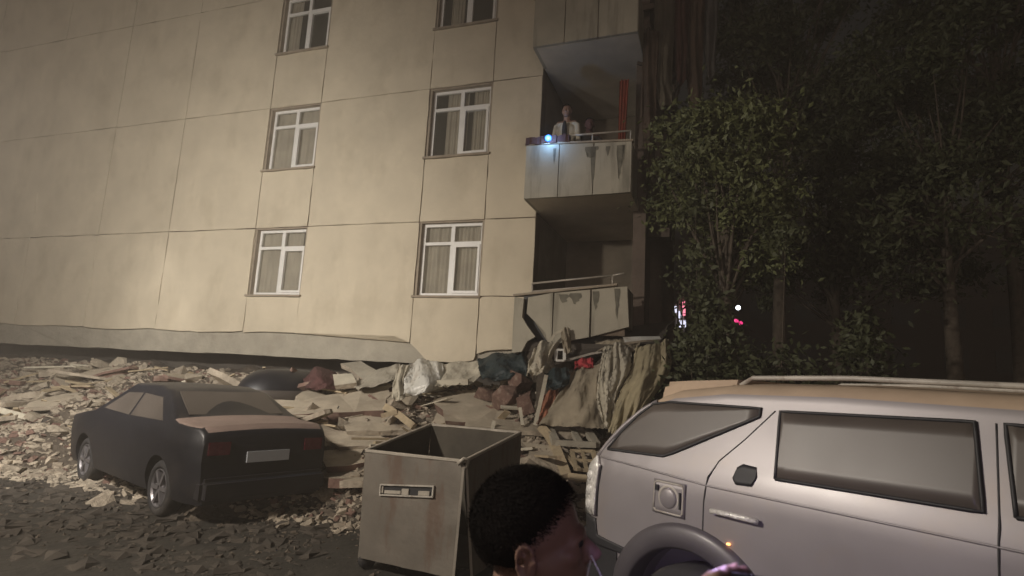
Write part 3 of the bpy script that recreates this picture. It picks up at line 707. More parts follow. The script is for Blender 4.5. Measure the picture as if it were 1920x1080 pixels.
slab('broken_concrete', [(500, 748, 10.0), (575, 752, 10.0), (590, 778, 9.2), (500, 790, 9.0)], .16, M['slabtop'], 'flat beige slab just above the boot of the dark car', under=U)
slab('broken_concrete', [(598, 806, 9.1), (690, 810, 9.1), (775, 838, 8.5), (640, 836, 8.5)], .10, M['slabtop'], 'long thin yellowish slab lying between the dark car and the steel bin')
slab('broken_concrete', [(640, 790, 9.3), (760, 792, 9.3), (780, 806, 8.95), (650, 808, 8.9)], .08, M['slabtop'], 'narrow slab under the largest slab, left of the steel bin')
slab('broken_concrete', [(815, 748, 9.7), (905, 728, 10.0), (990, 800, 8.7), (835, 788, 8.7)], .14, M['slabtop'], 'tilted beige slab behind the open steel bin', under=U)
slab('broken_concrete', [(880, 782, 8.8), (1105, 802, 8.3), (1100, 816, 8.0), (870, 798, 8.4)], .07, M['slabtop'], 'long flat board-like slab behind the bin reaching to the window frame')
slab('broken_concrete', [(600, 848, 8.5), (680, 838, 8.6), (684, 868, 8.1), (606, 874, 8.0)], .10, M['slabtop'], 'pinkish slab piece beside the bin, upper of two', under=U)
slab('broken_concrete', [(602, 880, 8.2), (670, 874, 8.3), (680, 892, 7.9), (606, 898, 7.9)], .08, M['slabtop'], 'pinkish slab piece beside the bin, lower of two')
slab('broken_concrete', [(640, 682, 11.2), (672, 676, 11.4), (730, 706, 10.9), (700, 722, 10.6)], .10, M['concrete'], 'grey slab with dark holes propped under the exposed beam')
slab('broken_concrete', [(980, 828, 8.0), (1050, 836, 7.8), (1070, 882, 7.1), (1000, 868, 7.2)], .08, M['slabtop'], 'yellowish slab leaning behind the head of the man')
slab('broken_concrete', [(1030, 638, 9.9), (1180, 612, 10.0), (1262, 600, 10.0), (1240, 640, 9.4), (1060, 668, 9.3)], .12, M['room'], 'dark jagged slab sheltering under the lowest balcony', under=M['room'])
slab('white_board', [(1168, 634, 9.0), (1240, 630, 9.0), (1244, 637, 8.85), (1172, 641, 8.85)], .03, M['white'], 'white-edged board lying on top of the blanket heap', 'board')
slab('white_board', [(622, 703, 10.5), (660, 700, 10.5), (668, 716, 10.2), (628, 722, 10.1)], .10, M['cloth2'], 'small pale block under the exposed beam at left', 'block', .02)
# reddish broken wall pieces
for (u, v, Y, s, lab) in ((945, 748, 9.2, .26, 'reddish-brown wall lump left of the orange cloth'), (985, 756, 9.0, .2, 'reddish-brown wall lump touching the orange cloth'), (905, 740, 9.5, .18, 'reddish-brown wall lump behind the tilted slab'), (975, 722, 9.5, .22, 'brown wall lump under the pale torn sheet')):
    o = link('broken_brickwork', hull_mesh(int(u), 1, .7, .7, 16), M['brick']); o.location = at(u, v, Y); o.scale = (s, s, s); o.rotation_euler = (.2, .3, u)
    tag(o, lab, 'brickwork')
# planks and sticks
def plank(pts, wd, th, m, label, name='plank', cat='plank'):
    bm = bmesh.new(); P3 = [at(*c) for c in pts]
    vs = []
    for i, p in enumerate(P3):
        t = (P3[min(i+1, len(P3)-1)]-P3[max(i-1, 0)]).normalized(); v_ = (p-Vector((0, 0, CAMZ))).normalized(); s_ = t.cross(v_).normalized(); n_ = s_.cross(t).normalized()
        vs.append([bm.verts.new(p+s_*a*wd/2+n_*b*th/2) for a, b in ((-1, -1), (1, -1), (1, 1), (-1, 1))])
    for i in range(len(vs)-1):
        for k_ in range(4): bm.faces.new((vs[i][k_], vs[i][(k_+1) % 4], vs[i+1][(k_+1) % 4], vs[i+1][k_]))
    bm.faces.new(vs[0][::-1]); bm.faces.new(vs[-1])
    return tag(fin(bm, name, m), label, cat)
plank([(1014, 800, 8.2), (1030, 818, 8.0), (1045, 845, 7.6), (1055, 872, 7.2), (1062, 892, 6.9)], .12, .05, M['wood'], 'curved pale plank dropping toward the head of the man')
plank([(1024, 704, 8.6), (1016, 742, 8.4), (1003, 798, 8.2)], .055, .03, M['cloth2'], 'upright pinkish stick left of the big blanket', 'stick', 'stick')
plank([(975, 765, 8.5), (980, 798, 8.3)], .045, .03, M['cloth2'], 'short pale upright stick behind the right rim of the bin', 'stick', 'stick')
plank([(722, 762, 9.2), (748, 778, 9.0), (776, 800, 8.6)], .10, .05, M['wood'], 'pale splintered plank pointing down at the left rim of the bin')
plank([(715, 780, 9.0), (745, 772, 9.0)], .07, .04, M['wood'], 'short splintered plank left of the bin')
plank([(1065, 893, 6.9), (1105, 898, 6.8)], .08, .03, M['wood'], 'low pale plank between the man and the SUV tail lamp')
plank([(922, 812, 8.2), (926, 790, 8.3)], .05, .04, M['cloth2'], 'short pale post standing just behind the bin')
plank([(1040, 682, 9.2), (1105, 664, 9.3), (1170, 652, 9.3)], .035, .03, M['rail'], 'thin dark pole lying across the heap under the balcony', 'pole', 'pole')
plank([(1025, 650, 9.4), (1040, 626, 9.3), (1062, 615, 9.3)], .04, .02, M['cloth2'], 'thin pale strip rising from the torn sheet', 'strip', 'strip')
plank([(820, 718, 9.7), (878, 716, 9.6)], .09, .06, M['cloth2'], 'pale beam lying in front of the beige drape', 'beam', 'beam')
rnd = random.Random(31)
for k in range(110):
    x = rnd.uniform(-6, 6.5); n = rnd.uniform(.4, 3.6); p = mound_pt(x, n)
    if BINR(p): continue
    bm = bmesh.new(); l_ = rnd.choice([.3, .5, .8, 1.2])*rnd.uniform(.8, 1.2); bar(bm, (-l_/2, 0, 0), (l_/2, 0, 0), rnd.uniform(.03, .13), rnd.uniform(.015, .04))
    o = fin(bm, 'wood_splinter', M['wood'] if k % 3 else M['cloth2']); o.location = p+Vector((0, 0, .10)); o.rotation_euler = (rnd.gauss(0, .3), rnd.gauss(0, .25), rnd.uniform(0, 3.14))
    if 1 < x < 6.5 and n < 1.9 and p.z < 9: o.location.z -= .02
    tag(o, ('short' if l_ < .45 else 'medium' if l_ < .7 else 'long')+' splintered timber on the heap '+where(p), 'timber', ('short' if l_ < .45 else 'medium' if l_ < .7 else 'long')+' splintered timber '+where(p))
rnd = random.Random(41); k = 0
while k < 26:
    x = rnd.uniform(-5, 6.0); n = rnd.uniform(.2, 3.2); p = mound_pt(x, n)
    if BINR(p): continue
    a_ = rnd.uniform(0, 6.28); L_ = rnd.uniform(.3, .9); pts = [Vector((0, 0, -.1))]
    for q in range(5): pts.append(pts[-1]+Vector((math.cos(a_), math.sin(a_), rnd.uniform(-.1, .6)))*L_/5); a_ += rnd.gauss(0, .5)
    bm = bmesh.new(); tube(bm, pts, .009, 6); o = fin(bm, 'rebar', M['brick'] if k % 3 else M['black'], None, True); o.location = p+Vector((0, 0, .06))
    tag(o, 'bent rusty reinforcing bar sticking out of the rubble heap', 'rebar', 'bent reinforcing bars in the rubble'); k += 1
# fallen window frame
def frame(name, c, wd, m, label, bars=()):
    bm = bmesh.new(); P3 = [at(*q) for q in c]
    for i in range(4): bar(bm, P3[i], P3[(i+1) % 4], wd, wd*.7)
    for (i, j, t) in bars: bar(bm, P3[i].lerp(P3[(i+1) % 4], t), P3[j].lerp(P3[(j+1) % 4], 1-t), wd*.8, wd*.6)
    return tag(fin(bm, name, m), label, 'window frame')
frame('window_frame', [(1030, 802, 8.3), (1100, 806, 8.2), (1118, 834, 7.6), (1042, 830, 7.7)], .10, M['concrete'], 'fallen window frame lying flat beside the curved plank', ((0, 2, .6),))
frame('window_frame', [(1072, 845, 7.5), (1112, 846, 7.4), (1120, 884, 7.0), (1080, 880, 7.0)], .05, M['wood'], 'broken window frame below the flat one, beside the SUV', ((0, 2, .5), (1, 3, .5)))
frame('window_frame', [(1043, 656, 9.2), (1058, 656, 9.2), (1058, 676, 9.15), (1042, 676, 9.15)], .045, M['white'], 'small white window frame standing in the torn pale sheet')

# fabrics
cloth('plastic_sheet', [[(768, 682, 10.4), (795, 674, 10.5), (830, 682, 10.4)], [(760, 712, 9.8), (800, 705, 9.6), (832, 712, 9.9)], [(756, 742, 9.6), (790, 738, 9.4), (815, 732, 9.7)]], M['white'], 2, .06, 'shiny white plastic sheet bulging under the facade', 'plastic sheet')
cloth('curtain_cloth', [[(746, 690, 10.2), (758, 684, 10.2), (768, 686, 10.2)], [(738, 720, 9.8), (748, 718, 9.7), (758, 722, 9.8)], [(735, 748, 9.5), (746, 752, 9.4), (760, 748, 9.5)]], M['cloth2'], 2, .03, 'narrow pale curtain trailing left of the white plastic sheet')
cloth('curtain_cloth', [[(826, 682, 10.4), (870, 678, 10.3), (916, 676, 10.2)], [(820, 702, 10.0), (862, 698, 10.0), (905, 700, 9.9)], [(812, 728, 9.6), (850, 722, 9.6), (880, 722, 9.6)]], M['cloth2'], 4, .05, 'beige drape stretched right of the white plastic sheet')
cloth('curtain_cloth', [[(668, 716, 10.6), (720, 690, 10.7), (750, 682, 10.8)], [(664, 724, 10.3), (715, 704, 10.4), (752, 694, 10.5)], [(672, 732, 10.1), (716, 720, 10.1), (742, 712, 10.2)]], M['concrete'], 2, .04, 'grey crumpled sheet lying slanted under the exposed beam')
cloth('torn_sheet', [[(1003, 652, 9.3), (1022, 640, 9.2), (1050, 644, 9.3)], [(992, 680, 9.0), (1015, 672, 8.9), (1030, 680, 9.1)], [(988, 705, 8.9), (1010, 702, 8.8), (1036, 698, 9.0)]], M['cloth2'], 3, .07, 'pale torn sheet peaked over debris below the balcony crack', 'cloth')
cloth('torn_sheet', [[(1052, 622, 9.3), (1060, 614, 9.3), (1068, 616, 9.3)], [(1054, 640, 9.25), (1062, 640, 9.2), (1070, 640, 9.3)], [(1058, 662, 9.2), (1064, 664, 9.2), (1072, 660, 9.2)]], M['cloth'], 1, .03, 'small torn beige rag standing up against the lowest balcony')
cloth('blanket', [[(1075, 695, 9.0), (1100, 688, 8.9), (1135, 680, 8.8)], [(1045, 745, 8.5), (1085, 738, 8.2), (1125, 735, 8.2)], [(1008, 798, 8.2), (1070, 800, 7.9), (1140, 805, 7.9)]], M['cloth'], 3, .06, 'wide beige blanket sloping down left of the twisted one', 'blanket')
cloth('blanket', [[(1132, 654, 9.0), (1152, 644, 8.9), (1180, 650, 9.0)], [(1124, 700, 8.4), (1145, 700, 8.1), (1182, 690, 8.3)], [(1120, 745, 8.1), (1140, 748, 7.8), (1160, 740, 8.0)], [(1128, 790, 7.8), (1143, 808, 7.6), (1152, 790, 7.8)]], M['cloth2'], 4, .09, 'pale twisted blanket hanging in the middle of the blanket heap', 'blanket', seed=4)
M['cloth3'] = mat('yellowish_blanket', (.36, .31, .20), .97, .2, 3, .5, 30, stain=(.2, .16, .11), sscale=2, samt=.3)
cloth('blanket', [[(1192, 652, 8.8), (1225, 645, 8.7), (1252, 638, 8.8)], [(1180, 700, 8.2), (1215, 700, 7.9), (1258, 690, 8.2)], [(1158, 750, 7.9), (1190, 755, 7.6), (1225, 745, 7.8)], [(1140, 812, 7.5), (1165, 815, 7.4), (1190, 800, 7.5)]], M['cloth3'], 3, .07, 'yellowish blanket hanging nearest the SUV on the blanket heap', 'blanket', seed=6)
cloth('blanket', [[(1115, 640, 9.6), (1160, 636, 9.4), (1200, 640, 9.3)], [(1120, 660, 9.3), (1165, 655, 9.1), (1200, 665, 9.0)]], M['cloth'], 3, .06, 'grey-green blanket bunched on top of the heap under the balcony', 'blanket', seed=7)
cloth('red_cloth', [[(1078, 678, 9.0), (1095, 672, 9.0), (1112, 672, 9.0)], [(1078, 692, 8.8), (1095, 690, 8.8), (1112, 690, 8.8)]], M['red'], 2, .04, 'bright red cloth lying on the heap below the balcony')
cloth('orange_cloth', [[(1020, 740, 8.8), (1035, 732, 8.8), (1048, 730, 8.8)], [(1008, 770, 8.5), (1025, 765, 8.4), (1042, 755, 8.5)], [(1004, 798, 8.3), (1014, 796, 8.2), (1022, 792, 8.3)]], M['orange'], 2, .05, 'rusty orange cloth tucked behind the upright pinkish stick')
cloth('teal_tarpaulin', [[(895, 672, 10.2), (940, 662, 10.0), (985, 660, 9.9)], [(898, 692, 9.9), (940, 684, 9.6), (988, 686, 9.6)], [(905, 712, 9.6), (940, 712, 9.4), (986, 712, 9.4)]], M['teal'], 1.5, .07, 'dark teal tarpaulin bulging below the facade corner', 'tarpaulin')
cloth('maroon_cloth', [[(572, 700, 11.0), (600, 688, 10.9), (632, 700, 10.9)], [(570, 712, 10.6), (600, 706, 10.3), (632, 714, 10.5)], [(572, 730, 10.4), (600, 730, 10.2), (634, 728, 10.3)]], M['maroon'], 1.5, .05, 'dark maroon cloth bundle under the exposed beam', 'cloth')
cloth('dark_cloth', [[(1020, 700, 8.9), (1045, 690, 8.9), (1065, 690, 8.9)], [(1022, 715, 8.7), (1045, 712, 8.6), (1068, 705, 8.7)], [(1026, 732, 8.6), (1048, 728, 8.5), (1066, 722, 8.6)]], M['teal'], 2, .05, 'dark blue cloth bundle right of the torn pale sheet', 'cloth')
# fill behind the blankets
for (u, v, Y, s) in ((1105, 770, 9.2, .62), (1165, 720, 9.4, .62), (1215, 720, 9.2, .6), (1060, 740, 9.6, .5), (1030, 690, 9.9, .42)):
    o = link('debris_lump', hull_mesh(int(u*3), 1, .8, .9, 20), M['earth']); o.location = at(u, v, Y); o.scale = (s, s, s)
    tag(o, 'dark earthy lump of debris under the blanket heap', 'debris', 'dark lumps under the blankets')

# crushed car half buried at left
cc = empty('crushed_car', at(540, 740, 11.0), R(60), 'dark rounded roof of a car crushed under the facade at left', 'car')
bm = bmesh.new(); bmesh.ops.create_uvsphere(bm, u_segments=28, v_segments=14, radius=1, matrix=Matrix.Diagonal((1.0, .62, .55, 1)))
for v in bm.verts:
    if v.co.z > .42: v.co.z = .42+(v.co.z-.42)*.4
fin(bm, 'roof', M['darkpaint'], cc, True)
bm = bmesh.new(); bmesh.ops.create_uvsphere(bm, u_segments=28, v_segments=14, radius=1, matrix=Matrix.Diagonal((1.02, .64, .33, 1))); fin(bm, 'window', M['carglass'], cc, True)

# ------------------------------------------------------------------ steel waste bin
bn = empty('waste_container', (-.65, 5.8, 0), 0, 'open square galvanised steel bin with splayed panels behind the man', 'waste container')
TO = Vector((-.65, 5.8, 0))
FL, FR, BR_, BL_ = at(686, 846, 5.6), at(870, 866, 5.15), at(976, 812, 6.1), at(808, 797, 6.5)
fl, fr = at(672, 1045, 5.58), at(850, 1084, 5.12); br, bl_ = Vector((BR_.x, BR_.y, .12)), Vector((BL_.x, BL_.y, .12))
def sheet(name, q, th, m, sub=14, warp=.012):
    q = [p-TO for p in q]; n_ = (q[1]-q[0]).cross(q[3]-q[0]).normalized(); bm = bmesh.new(); G_ = [[], []]
    for side in (0, 1):
        for j in range(sub+1):
            G_[side].append([bm.verts.new(q[0].lerp(q[1], i/sub).lerp(q[3].lerp(q[2], i/sub), j/sub)+n_*(side*th+warp*noise.noise(Vector((i*.33, j*.33, q[0].x*3+th*9))))) for i in range(sub+1)])
    for j in range(sub):
        for i in range(sub):
            bm.faces.new((G_[0][j][i], G_[0][j][i+1], G_[0][j+1][i+1], G_[0][j+1][i])); bm.faces.new((G_[1][j][i], G_[1][j+1][i], G_[1][j+1][i+1], G_[1][j][i+1]))
    for i in range(sub):
        for (a, b) in (((0, i), (0, i+1)), ((sub, i), (sub, i+1)), ((i, 0), (i+1, 0)), ((i, sub), (i+1, sub))):
            bm.faces.new((G_[0][a[0]][a[1]], G_[0][b[0]][b[1]], G_[1][b[0]][b[1]], G_[1][a[0]][a[1]]))
    o = fin(bm, name, m, bn); smooth_auto(o, 40); return o
fr2 = at(884, 1082, 5.2)
sheet('front_panel', [fl, fr, FR, FL], .008, M['steel'])
sheet('side_panel', [fr2, br, BR_, FR+Vector((.02, .02, 0))], .008, M['steel'])
sheet('back_panel', [br, bl_, BL_, BR_], .008, M['steel'])
sheet('side_panel', [bl_, fl+Vector((0, .03, 0)), FL+Vector((0, .02, 0)), BL_], .008, M['steel'])
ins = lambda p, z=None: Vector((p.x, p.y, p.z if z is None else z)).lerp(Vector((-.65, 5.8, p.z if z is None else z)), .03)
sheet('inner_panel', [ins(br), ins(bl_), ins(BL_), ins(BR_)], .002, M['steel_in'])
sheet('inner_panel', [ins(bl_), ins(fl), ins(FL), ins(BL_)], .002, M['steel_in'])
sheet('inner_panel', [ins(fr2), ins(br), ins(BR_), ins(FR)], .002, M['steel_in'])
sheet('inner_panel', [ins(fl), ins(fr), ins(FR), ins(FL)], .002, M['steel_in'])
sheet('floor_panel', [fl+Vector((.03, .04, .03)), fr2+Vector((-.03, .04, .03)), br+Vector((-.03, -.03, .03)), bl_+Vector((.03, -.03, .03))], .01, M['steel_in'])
for a, b in ((FL, FR), (FR, BR_), (BR_, BL_), (BL_, FL)):
    bm = bmesh.new(); bar(bm, a-TO+Vector((0, 0, .005)), b-TO+Vector((0, 0, .005)), .034, .028); bmesh.ops.bevel(bm, geom=bm.edges[:], offset=.006, segments=1, affect='EDGES'); fin(bm, 'rim', M['steelrim'], bn)
bm = bmesh.new(); bar(bm, fr-TO+Vector((.0, -.006, 0)), FR-TO+Vector((0, -.006, -.03)), .02, .02); fin(bm, 'corner_strip', M['steelrim'], bn)
bm = bmesh.new(); bar(bm, fr2-TO, FR-TO+Vector((.02, .02, -.03)), .02, .02); fin(bm, 'corner_strip', M['steelrim'], bn)
bm = bmesh.new(); tube(bm, [FR-TO+Vector((-.05, -.02, -.02)), FR-TO+Vector((0, -.03, .03)), FR-TO+Vector((.04, .0, .02)), FR-TO+Vector((.02, .0, -.05))], .017, 8); fin(bm, 'corner_latch', M['steelrim'], bn, True)
# handle recess on the front panel
fn = (fr-fl).cross(FL-fl).normalized()
if fn.y > 0: fn = -fn
def fp(u_, w_, off): return fl.lerp(fr, u_).lerp(FL.lerp(FR, u_), w_)-TO+fn*off
def hbar(bm, a0, a1, w0, w1, o0, o1):
    tl_ = lambda u_: .05*(u_-.2)/.55
    q_ = lambda o: [fp(a0, w0+tl_(a0), o), fp(a1, w0+tl_(a1), o), fp(a1, w1+tl_(a1), o), fp(a0, w1+tl_(a0), o)]
    prism_pts(bm, q_(o0), q_(o1))
hd = bmesh.new()
hbar(hd, .20, .75, .700, .712, .011, .03); hbar(hd, .20, .75, .605, .617, .011, .03); hbar(hd, .20, .212, .617, .70, .011, .03); hbar(hd, .738, .75, .617, .70, .011, .03)
h = fin(hd, 'handle', M['rail'], bn)
hb = bmesh.new(); hbar(hb, .213, .737, .618, .699, .0105, .012); fin(hb, 'handle_slot', M['black'], h)
for (a0, a1, w0, w1) in ((.25, .42, .625, .655), (.43, .50, .62, .675), (.60, .71, .62, .66), (.222, .235, .63, .69)):
    hb = bmesh.new(); hbar(hb, a0, a1, w0, w1, .0125, .024); fin(hb, 'handle_bracket', M['steelrim'], h)
for q in (fl, fr2, br, bl_):
    bm = bmesh.new(); c_ = q.lerp(Vector((-.65, 5.8, .1)), .12)-TO
    lathe(bm, [(0, -.025), (.075, -.025), (.08, 0), (.075, .025), (0, .025)], 18, Matrix.Translation((c_.x, c_.y, .08)) @ Matrix.Rotation(R(90), 4, 'X') @ Matrix.Rotation(.4, 4, 'Y')); fin(bm, 'castor', M['rubber'], bn, True)

# ------------------------------------------------------------------ cars
def interp(tab, x):
    if x <= tab[0][0]: return tab[0][1]
    for i in range(len(tab)-1):
        if x <= tab[i+1][0]:
            a, b = tab[i], tab[i+1]; return a[1]+(b[1]-a[1])*(x-a[0])/(b[0]-a[0])
    return tab[-1][1]
def car_body(stations, ztf, wf, z0f, taper, arc=.09, inset=.12, m=14, roof=6, crown=.025):
    bm = bmesh.new(); rings = []
    for s in stations:
        zt_, z0_ = ztf(s), z0f(s); zc_ = zt_-arc; half = []
        for i in range(m+1):
            z = z0_+(zc_-z0_)*i/m; half.append((wf(z)*taper(s, z), z))
        wc = half[-1][0]
        for i in range(1, 5):
            a_ = i/4*math.pi/2; half.append((wc-inset*(1-math.cos(a_)), zc_+arc*math.sin(a_)))
        we = half[-1][0]
        for i in range(1, roof+1): half.append((we*(1-i/roof), zt_+crown*math.sin(i/roof*math.pi/2)))
        ring = [bm.verts.new((s, -y_, z_)) for y_, z_ in half] + [bm.verts.new((s, y_, z_)) for y_, z_ in half[-2::-1]]
        rings.append(ring)
    n = len(rings[0])
    for a, b in zip(rings, rings[1:]):
        for k_ in range(n-1): bm.faces.new((a[k_], a[k_+1], b[k_+1], b[k_]))
        bm.faces.new((a[n-1], a[0], b[0], b[n-1]))
    bm.faces.new(rings[0]); bm.faces.new(rings[-1][::-1])
    bmesh.ops.recalc_face_normals(bm, faces=bm.faces)
    return bm
def boolean(o, cutters):
    for c in cutters:
        md = o.modifiers.new('cut', 'BOOLEAN'); md.object = c; md.operation = 'DIFFERENCE'; md.solver = 'EXACT'
    bpy.context.view_layer.update()
    dg = bpy.context.evaluated_depsgraph_get(); me = bpy.data.meshes.new_from_object(o.evaluated_get(dg))
    o.modifiers.clear(); o.data = me
    for c in cutters: bpy.data.objects.remove(c)
def wheel(parent, x, y, z, r, wd, side, spokes=6):
    Mx = Matrix.Translation((x, y, z)) @ Matrix.Rotation(R(90)*side, 4, 'X')
    w_ = bpy.data.objects.new('wheel', None); C.objects.link(w_); w_.parent = parent; w_.location = (x, y, z); w_.empty_display_size = .1
    Ml = Matrix.Rotation(R(90)*side, 4, 'X')
    bm = bmesh.new(); lathe(bm, [(r*.64, -wd/2), (r*.70, wd*.42), (r*.80, wd*.52), (r*.93, wd*.47), (r, wd*.33), (r, -wd*.3), (r*.93, -wd*.45), (r*.64, -wd/2)], 48, Ml); fin(bm, 'tyre', M['rubber'], w_, True)
    bm = bmesh.new(); lathe(bm, [(r*.65, wd*.30), (r*.69, wd*.44), (r*.66, wd*.46), (r*.61, wd*.36), (r*.60, 0)], 48, Ml)
    for k_ in range(spokes):
        a_ = 2*math.pi*k_/spokes
        d0 = Vector((math.cos(a_), math.sin(a_), 0)); 
        bar(bm, Ml @ (d0*r*.1+Vector((0, 0, wd*.3))), Ml @ (d0*r*.64+Vector((0, 0, wd*.33))), .055, .04)
    lathe(bm, [(0, wd*.36), (.05, wd*.36), (.07, wd*.3), (.07, wd*.1)], 20, Ml); lathe(bm, [(0, -.02), (r*.6, -.02)], 24, Ml)
    fin(bm, 'rim', M['alloy'], w_)

# silver SUV
HD = -53.0
suv = empty('parked_suv', (0, 0, 0), R(HD), 'dusty silver SUV parked nose right, its tail lamp beside the man', 'SUV')
hx, hy = math.cos(R(HD)), math.sin(R(HD))
W0 = .925
# local (0,-W0) sits at world (.54, 4.1)
suv.location = (.54-(-(-W0)*hy)*1.0, 4.1-(-W0)*hx, 0)
suv.location = (.515-(0*hx-(-W0)*hy), 4.1-(0*hy+(-W0)*hx), 0)
ztt = [(-.02, 1.05), (0, 1.10), (.03, 1.21), (.147, 1.355), (.265, 1.50), (.40, 1.62), (.53, 1.70), (.65, 1.745), (1.0, 1.79), (1.6, 1.805), (2.6, 1.79), (3.0, 1.74), (3.65, 1.24), (3.75, 1.19), (4.4, 1.10), (4.6, 1.0), (4.7, .8)]
wtt = [(.3, .86), (.45, .895), (.7, .92), (1.0, .925), (1.2, .915), (1.28, .90), (1.33, .875), (1.70, .745), (1.8, .70)]
wf = lambda z: interp(wtt, z)
def tap(s, z):
    r_ = 1
    if s < .3: r_ -= .11*(1-max(s, -.05)/.3)**2.6
    if s > 4.1: r_ -= .22*((s-4.1)/.6)**2
    return r_
st = [-.02, 0, .015, .03, .06, .09, .12, .147, .18, .22, .265, .3, .35, .4, .46, .53, .59, .65, .75, .85, 1, 1.2, 1.4, 1.6, 1.9, 2.2, 2.6, 2.8, 3.0, 3.2, 3.4, 3.6, 3.7, 3.8, 4.0, 4.2, 4.4, 4.55, 4.65, 4.7]
bm = car_body(st, lambda s: interp(ztt, s), wf, lambda s: .42, tap)
body = fin(bm, 'body', M['silver'], None)
body.data.materials.append(M['roofdust'])
cut = []
for xw in (.88, 3.68):
    for sd_ in (-1, 1):
        bm = bmesh.new(); bmesh.ops.create_cone(bm, cap_ends=True, segments=48, radius1=.455, radius2=.455, depth=.5, matrix=Matrix.Translation((xw, sd_*.95, .43)) @ Matrix.Rotation(R(90), 4, 'X'))
        cut.append(fin(bm, 'cutter', None))
boolean(body, cut); smooth_auto(body, 32); body.parent = suv
for p in body.data.polygons:
    if p.center.z > 1.60 and (p.normal.z > .35): p.material_index = 1
body.data.materials.append(M['black'])
def SP(s, z, off=0.0): return Vector((s, -(wf(z)*tap(s, z)+off), z))
def side_patch(name, poly, off, m, parent, th=.006, ns=12, both=False):
    """polygon on the car side, cut into vertical strips so that it follows the curved side"""
    bm = bmesh.new(); s0 = min(p[0] for p in poly); s1 = max(p[0] for p in poly)
    def zr_(s):
        zs = []
        for i in range(len(poly)):
            a, b = poly[i], poly[(i+1) % len(poly)]
            if (a[0]-s)*(b[0]-s) <= 0 and a[0] != b[0]: zs.append(a[1]+(b[1]-a[1])*(s-a[0])/(b[0]-a[0]))
        return min(zs), max(zs)
    ss = sorted(set([s0+1e-4, s1-1e-4]+[p[0] for p in poly if s0+.001 < p[0] < s1-.001]+[s0+(s1-s0)*i/ns for i in range(1, ns)]))
    cols = []
    for s in ss:
        a, b = zr_(s); cols.append([bm.verts.new(SP(s, a+(b-a)*j/5, off)) for j in range(6)])
    for a, b in zip(cols, cols[1:]):
        for j in range(5): bm.faces.new((a[j], b[j], b[j+1], a[j+1]))
    o = fin(bm, name, m, parent, True)
    md = o.modifiers.new('thickness', 'SOLIDIFY'); md.thickness = th; md.offset = 0
    return o
def side_line(name, pts, r, m, parent, off=.0, closed=False):
    bm = bmesh.new(); P3 = []
    if closed: pts = pts+[pts[0]]
    for a, b in zip(pts, pts[1:]):
        k_ = max(1, int(math.hypot(a[0]-b[0], a[1]-b[1])/.04))
        for j in range(k_): P3.append(SP(a[0]+(b[0]-a[0])*j/k_, a[1]+(b[1]-a[1])*j/k_, off))
    P3.append(SP(pts[-1][0], pts[-1][1], off)); tube(bm, P3, r, 6); return fin(bm, name, m, parent, True)
qw = [(.215, 1.335), (.30, 1.455), (.40, 1.565), (.50, 1.645), (.62, 1.665), (1.22, 1.668), (1.22, 1.625), (.72, 1.372), (.66, 1.348)]
o = side_patch('quarter_window', qw, .004, M['carglass'], suv); side_line('gasket', qw, .009, M['black'], o, .005, True)
rd = [(1.36, 1.33), (1.33, 1.66), (2.16, 1.68), (2.2, 1.34)]
o = side_patch('door_window', rd, .004, M['carglass'], suv); side_line('gasket', rd, .009, M['black'], o, .005, True)
fd = [(2.30, 1.34), (2.26, 1.68), (2.75, 1.66), (3.3, 1.36)]
o = side_patch('door_window', fd, .004, M['carglass'], suv); side_line('gasket', fd, .009, M['black'], o, .005, True)
side_line('door_seam', [(1.30, 1.66), (1.16, 1.50), (1.03, 1.37), (.985, 1.28), (.972, 1.15), (.97, .95)], .0045, M['black'], suv, -.001)
side_line('door_seam', [(2.23, 1.68), (2.25, 1.3), (2.24, .8), (2.22, .5)], .0045, M['black'], suv, -.001)
side_line('door_seam', [(3.2, 1.3), (3.22, .9), (3.12, .5)], .0045, M['black'], suv, -.001)
side_line('shoulder_crease', [(.12, 1.285), (.5, 1.265), (1.0, 1.235), (3.2, 1.22)], .006, M['silver'], suv, -.002)
# tail lamp
tl = [(-.018, .94), (.012, .905), (.165, .915), (.17, 1.10), (.185, 1.22), (.15, 1.285), (.06, 1.215), (.0, 1.08)]
o = side_patch('tail_lamp', tl, .012, M['clearlens'], suv, .02)
for zc_ in (.97, 1.06, 1.15):
    bm = bmesh.new(); bmesh.ops.create_uvsphere(bm, u_segments=12, v_segments=8, radius=.036); q = fin(bm, 'bulb_bowl', M['clearlens'], o, True); q.location = SP(.095, zc_, .018); q.scale = (1, .45, 1)
side_line('lamp_edge', [(.175, .91), (.178, 1.10), (.195, 1.23)], .004, M['black'], o, .004)
# D pillar bright band
side_line('pillar_edge', [(.135, 1.28), (.19, 1.36), (.30, 1.49), (.42, 1.60), (.52, 1.66)], .018, M['silver'], suv, -.004)
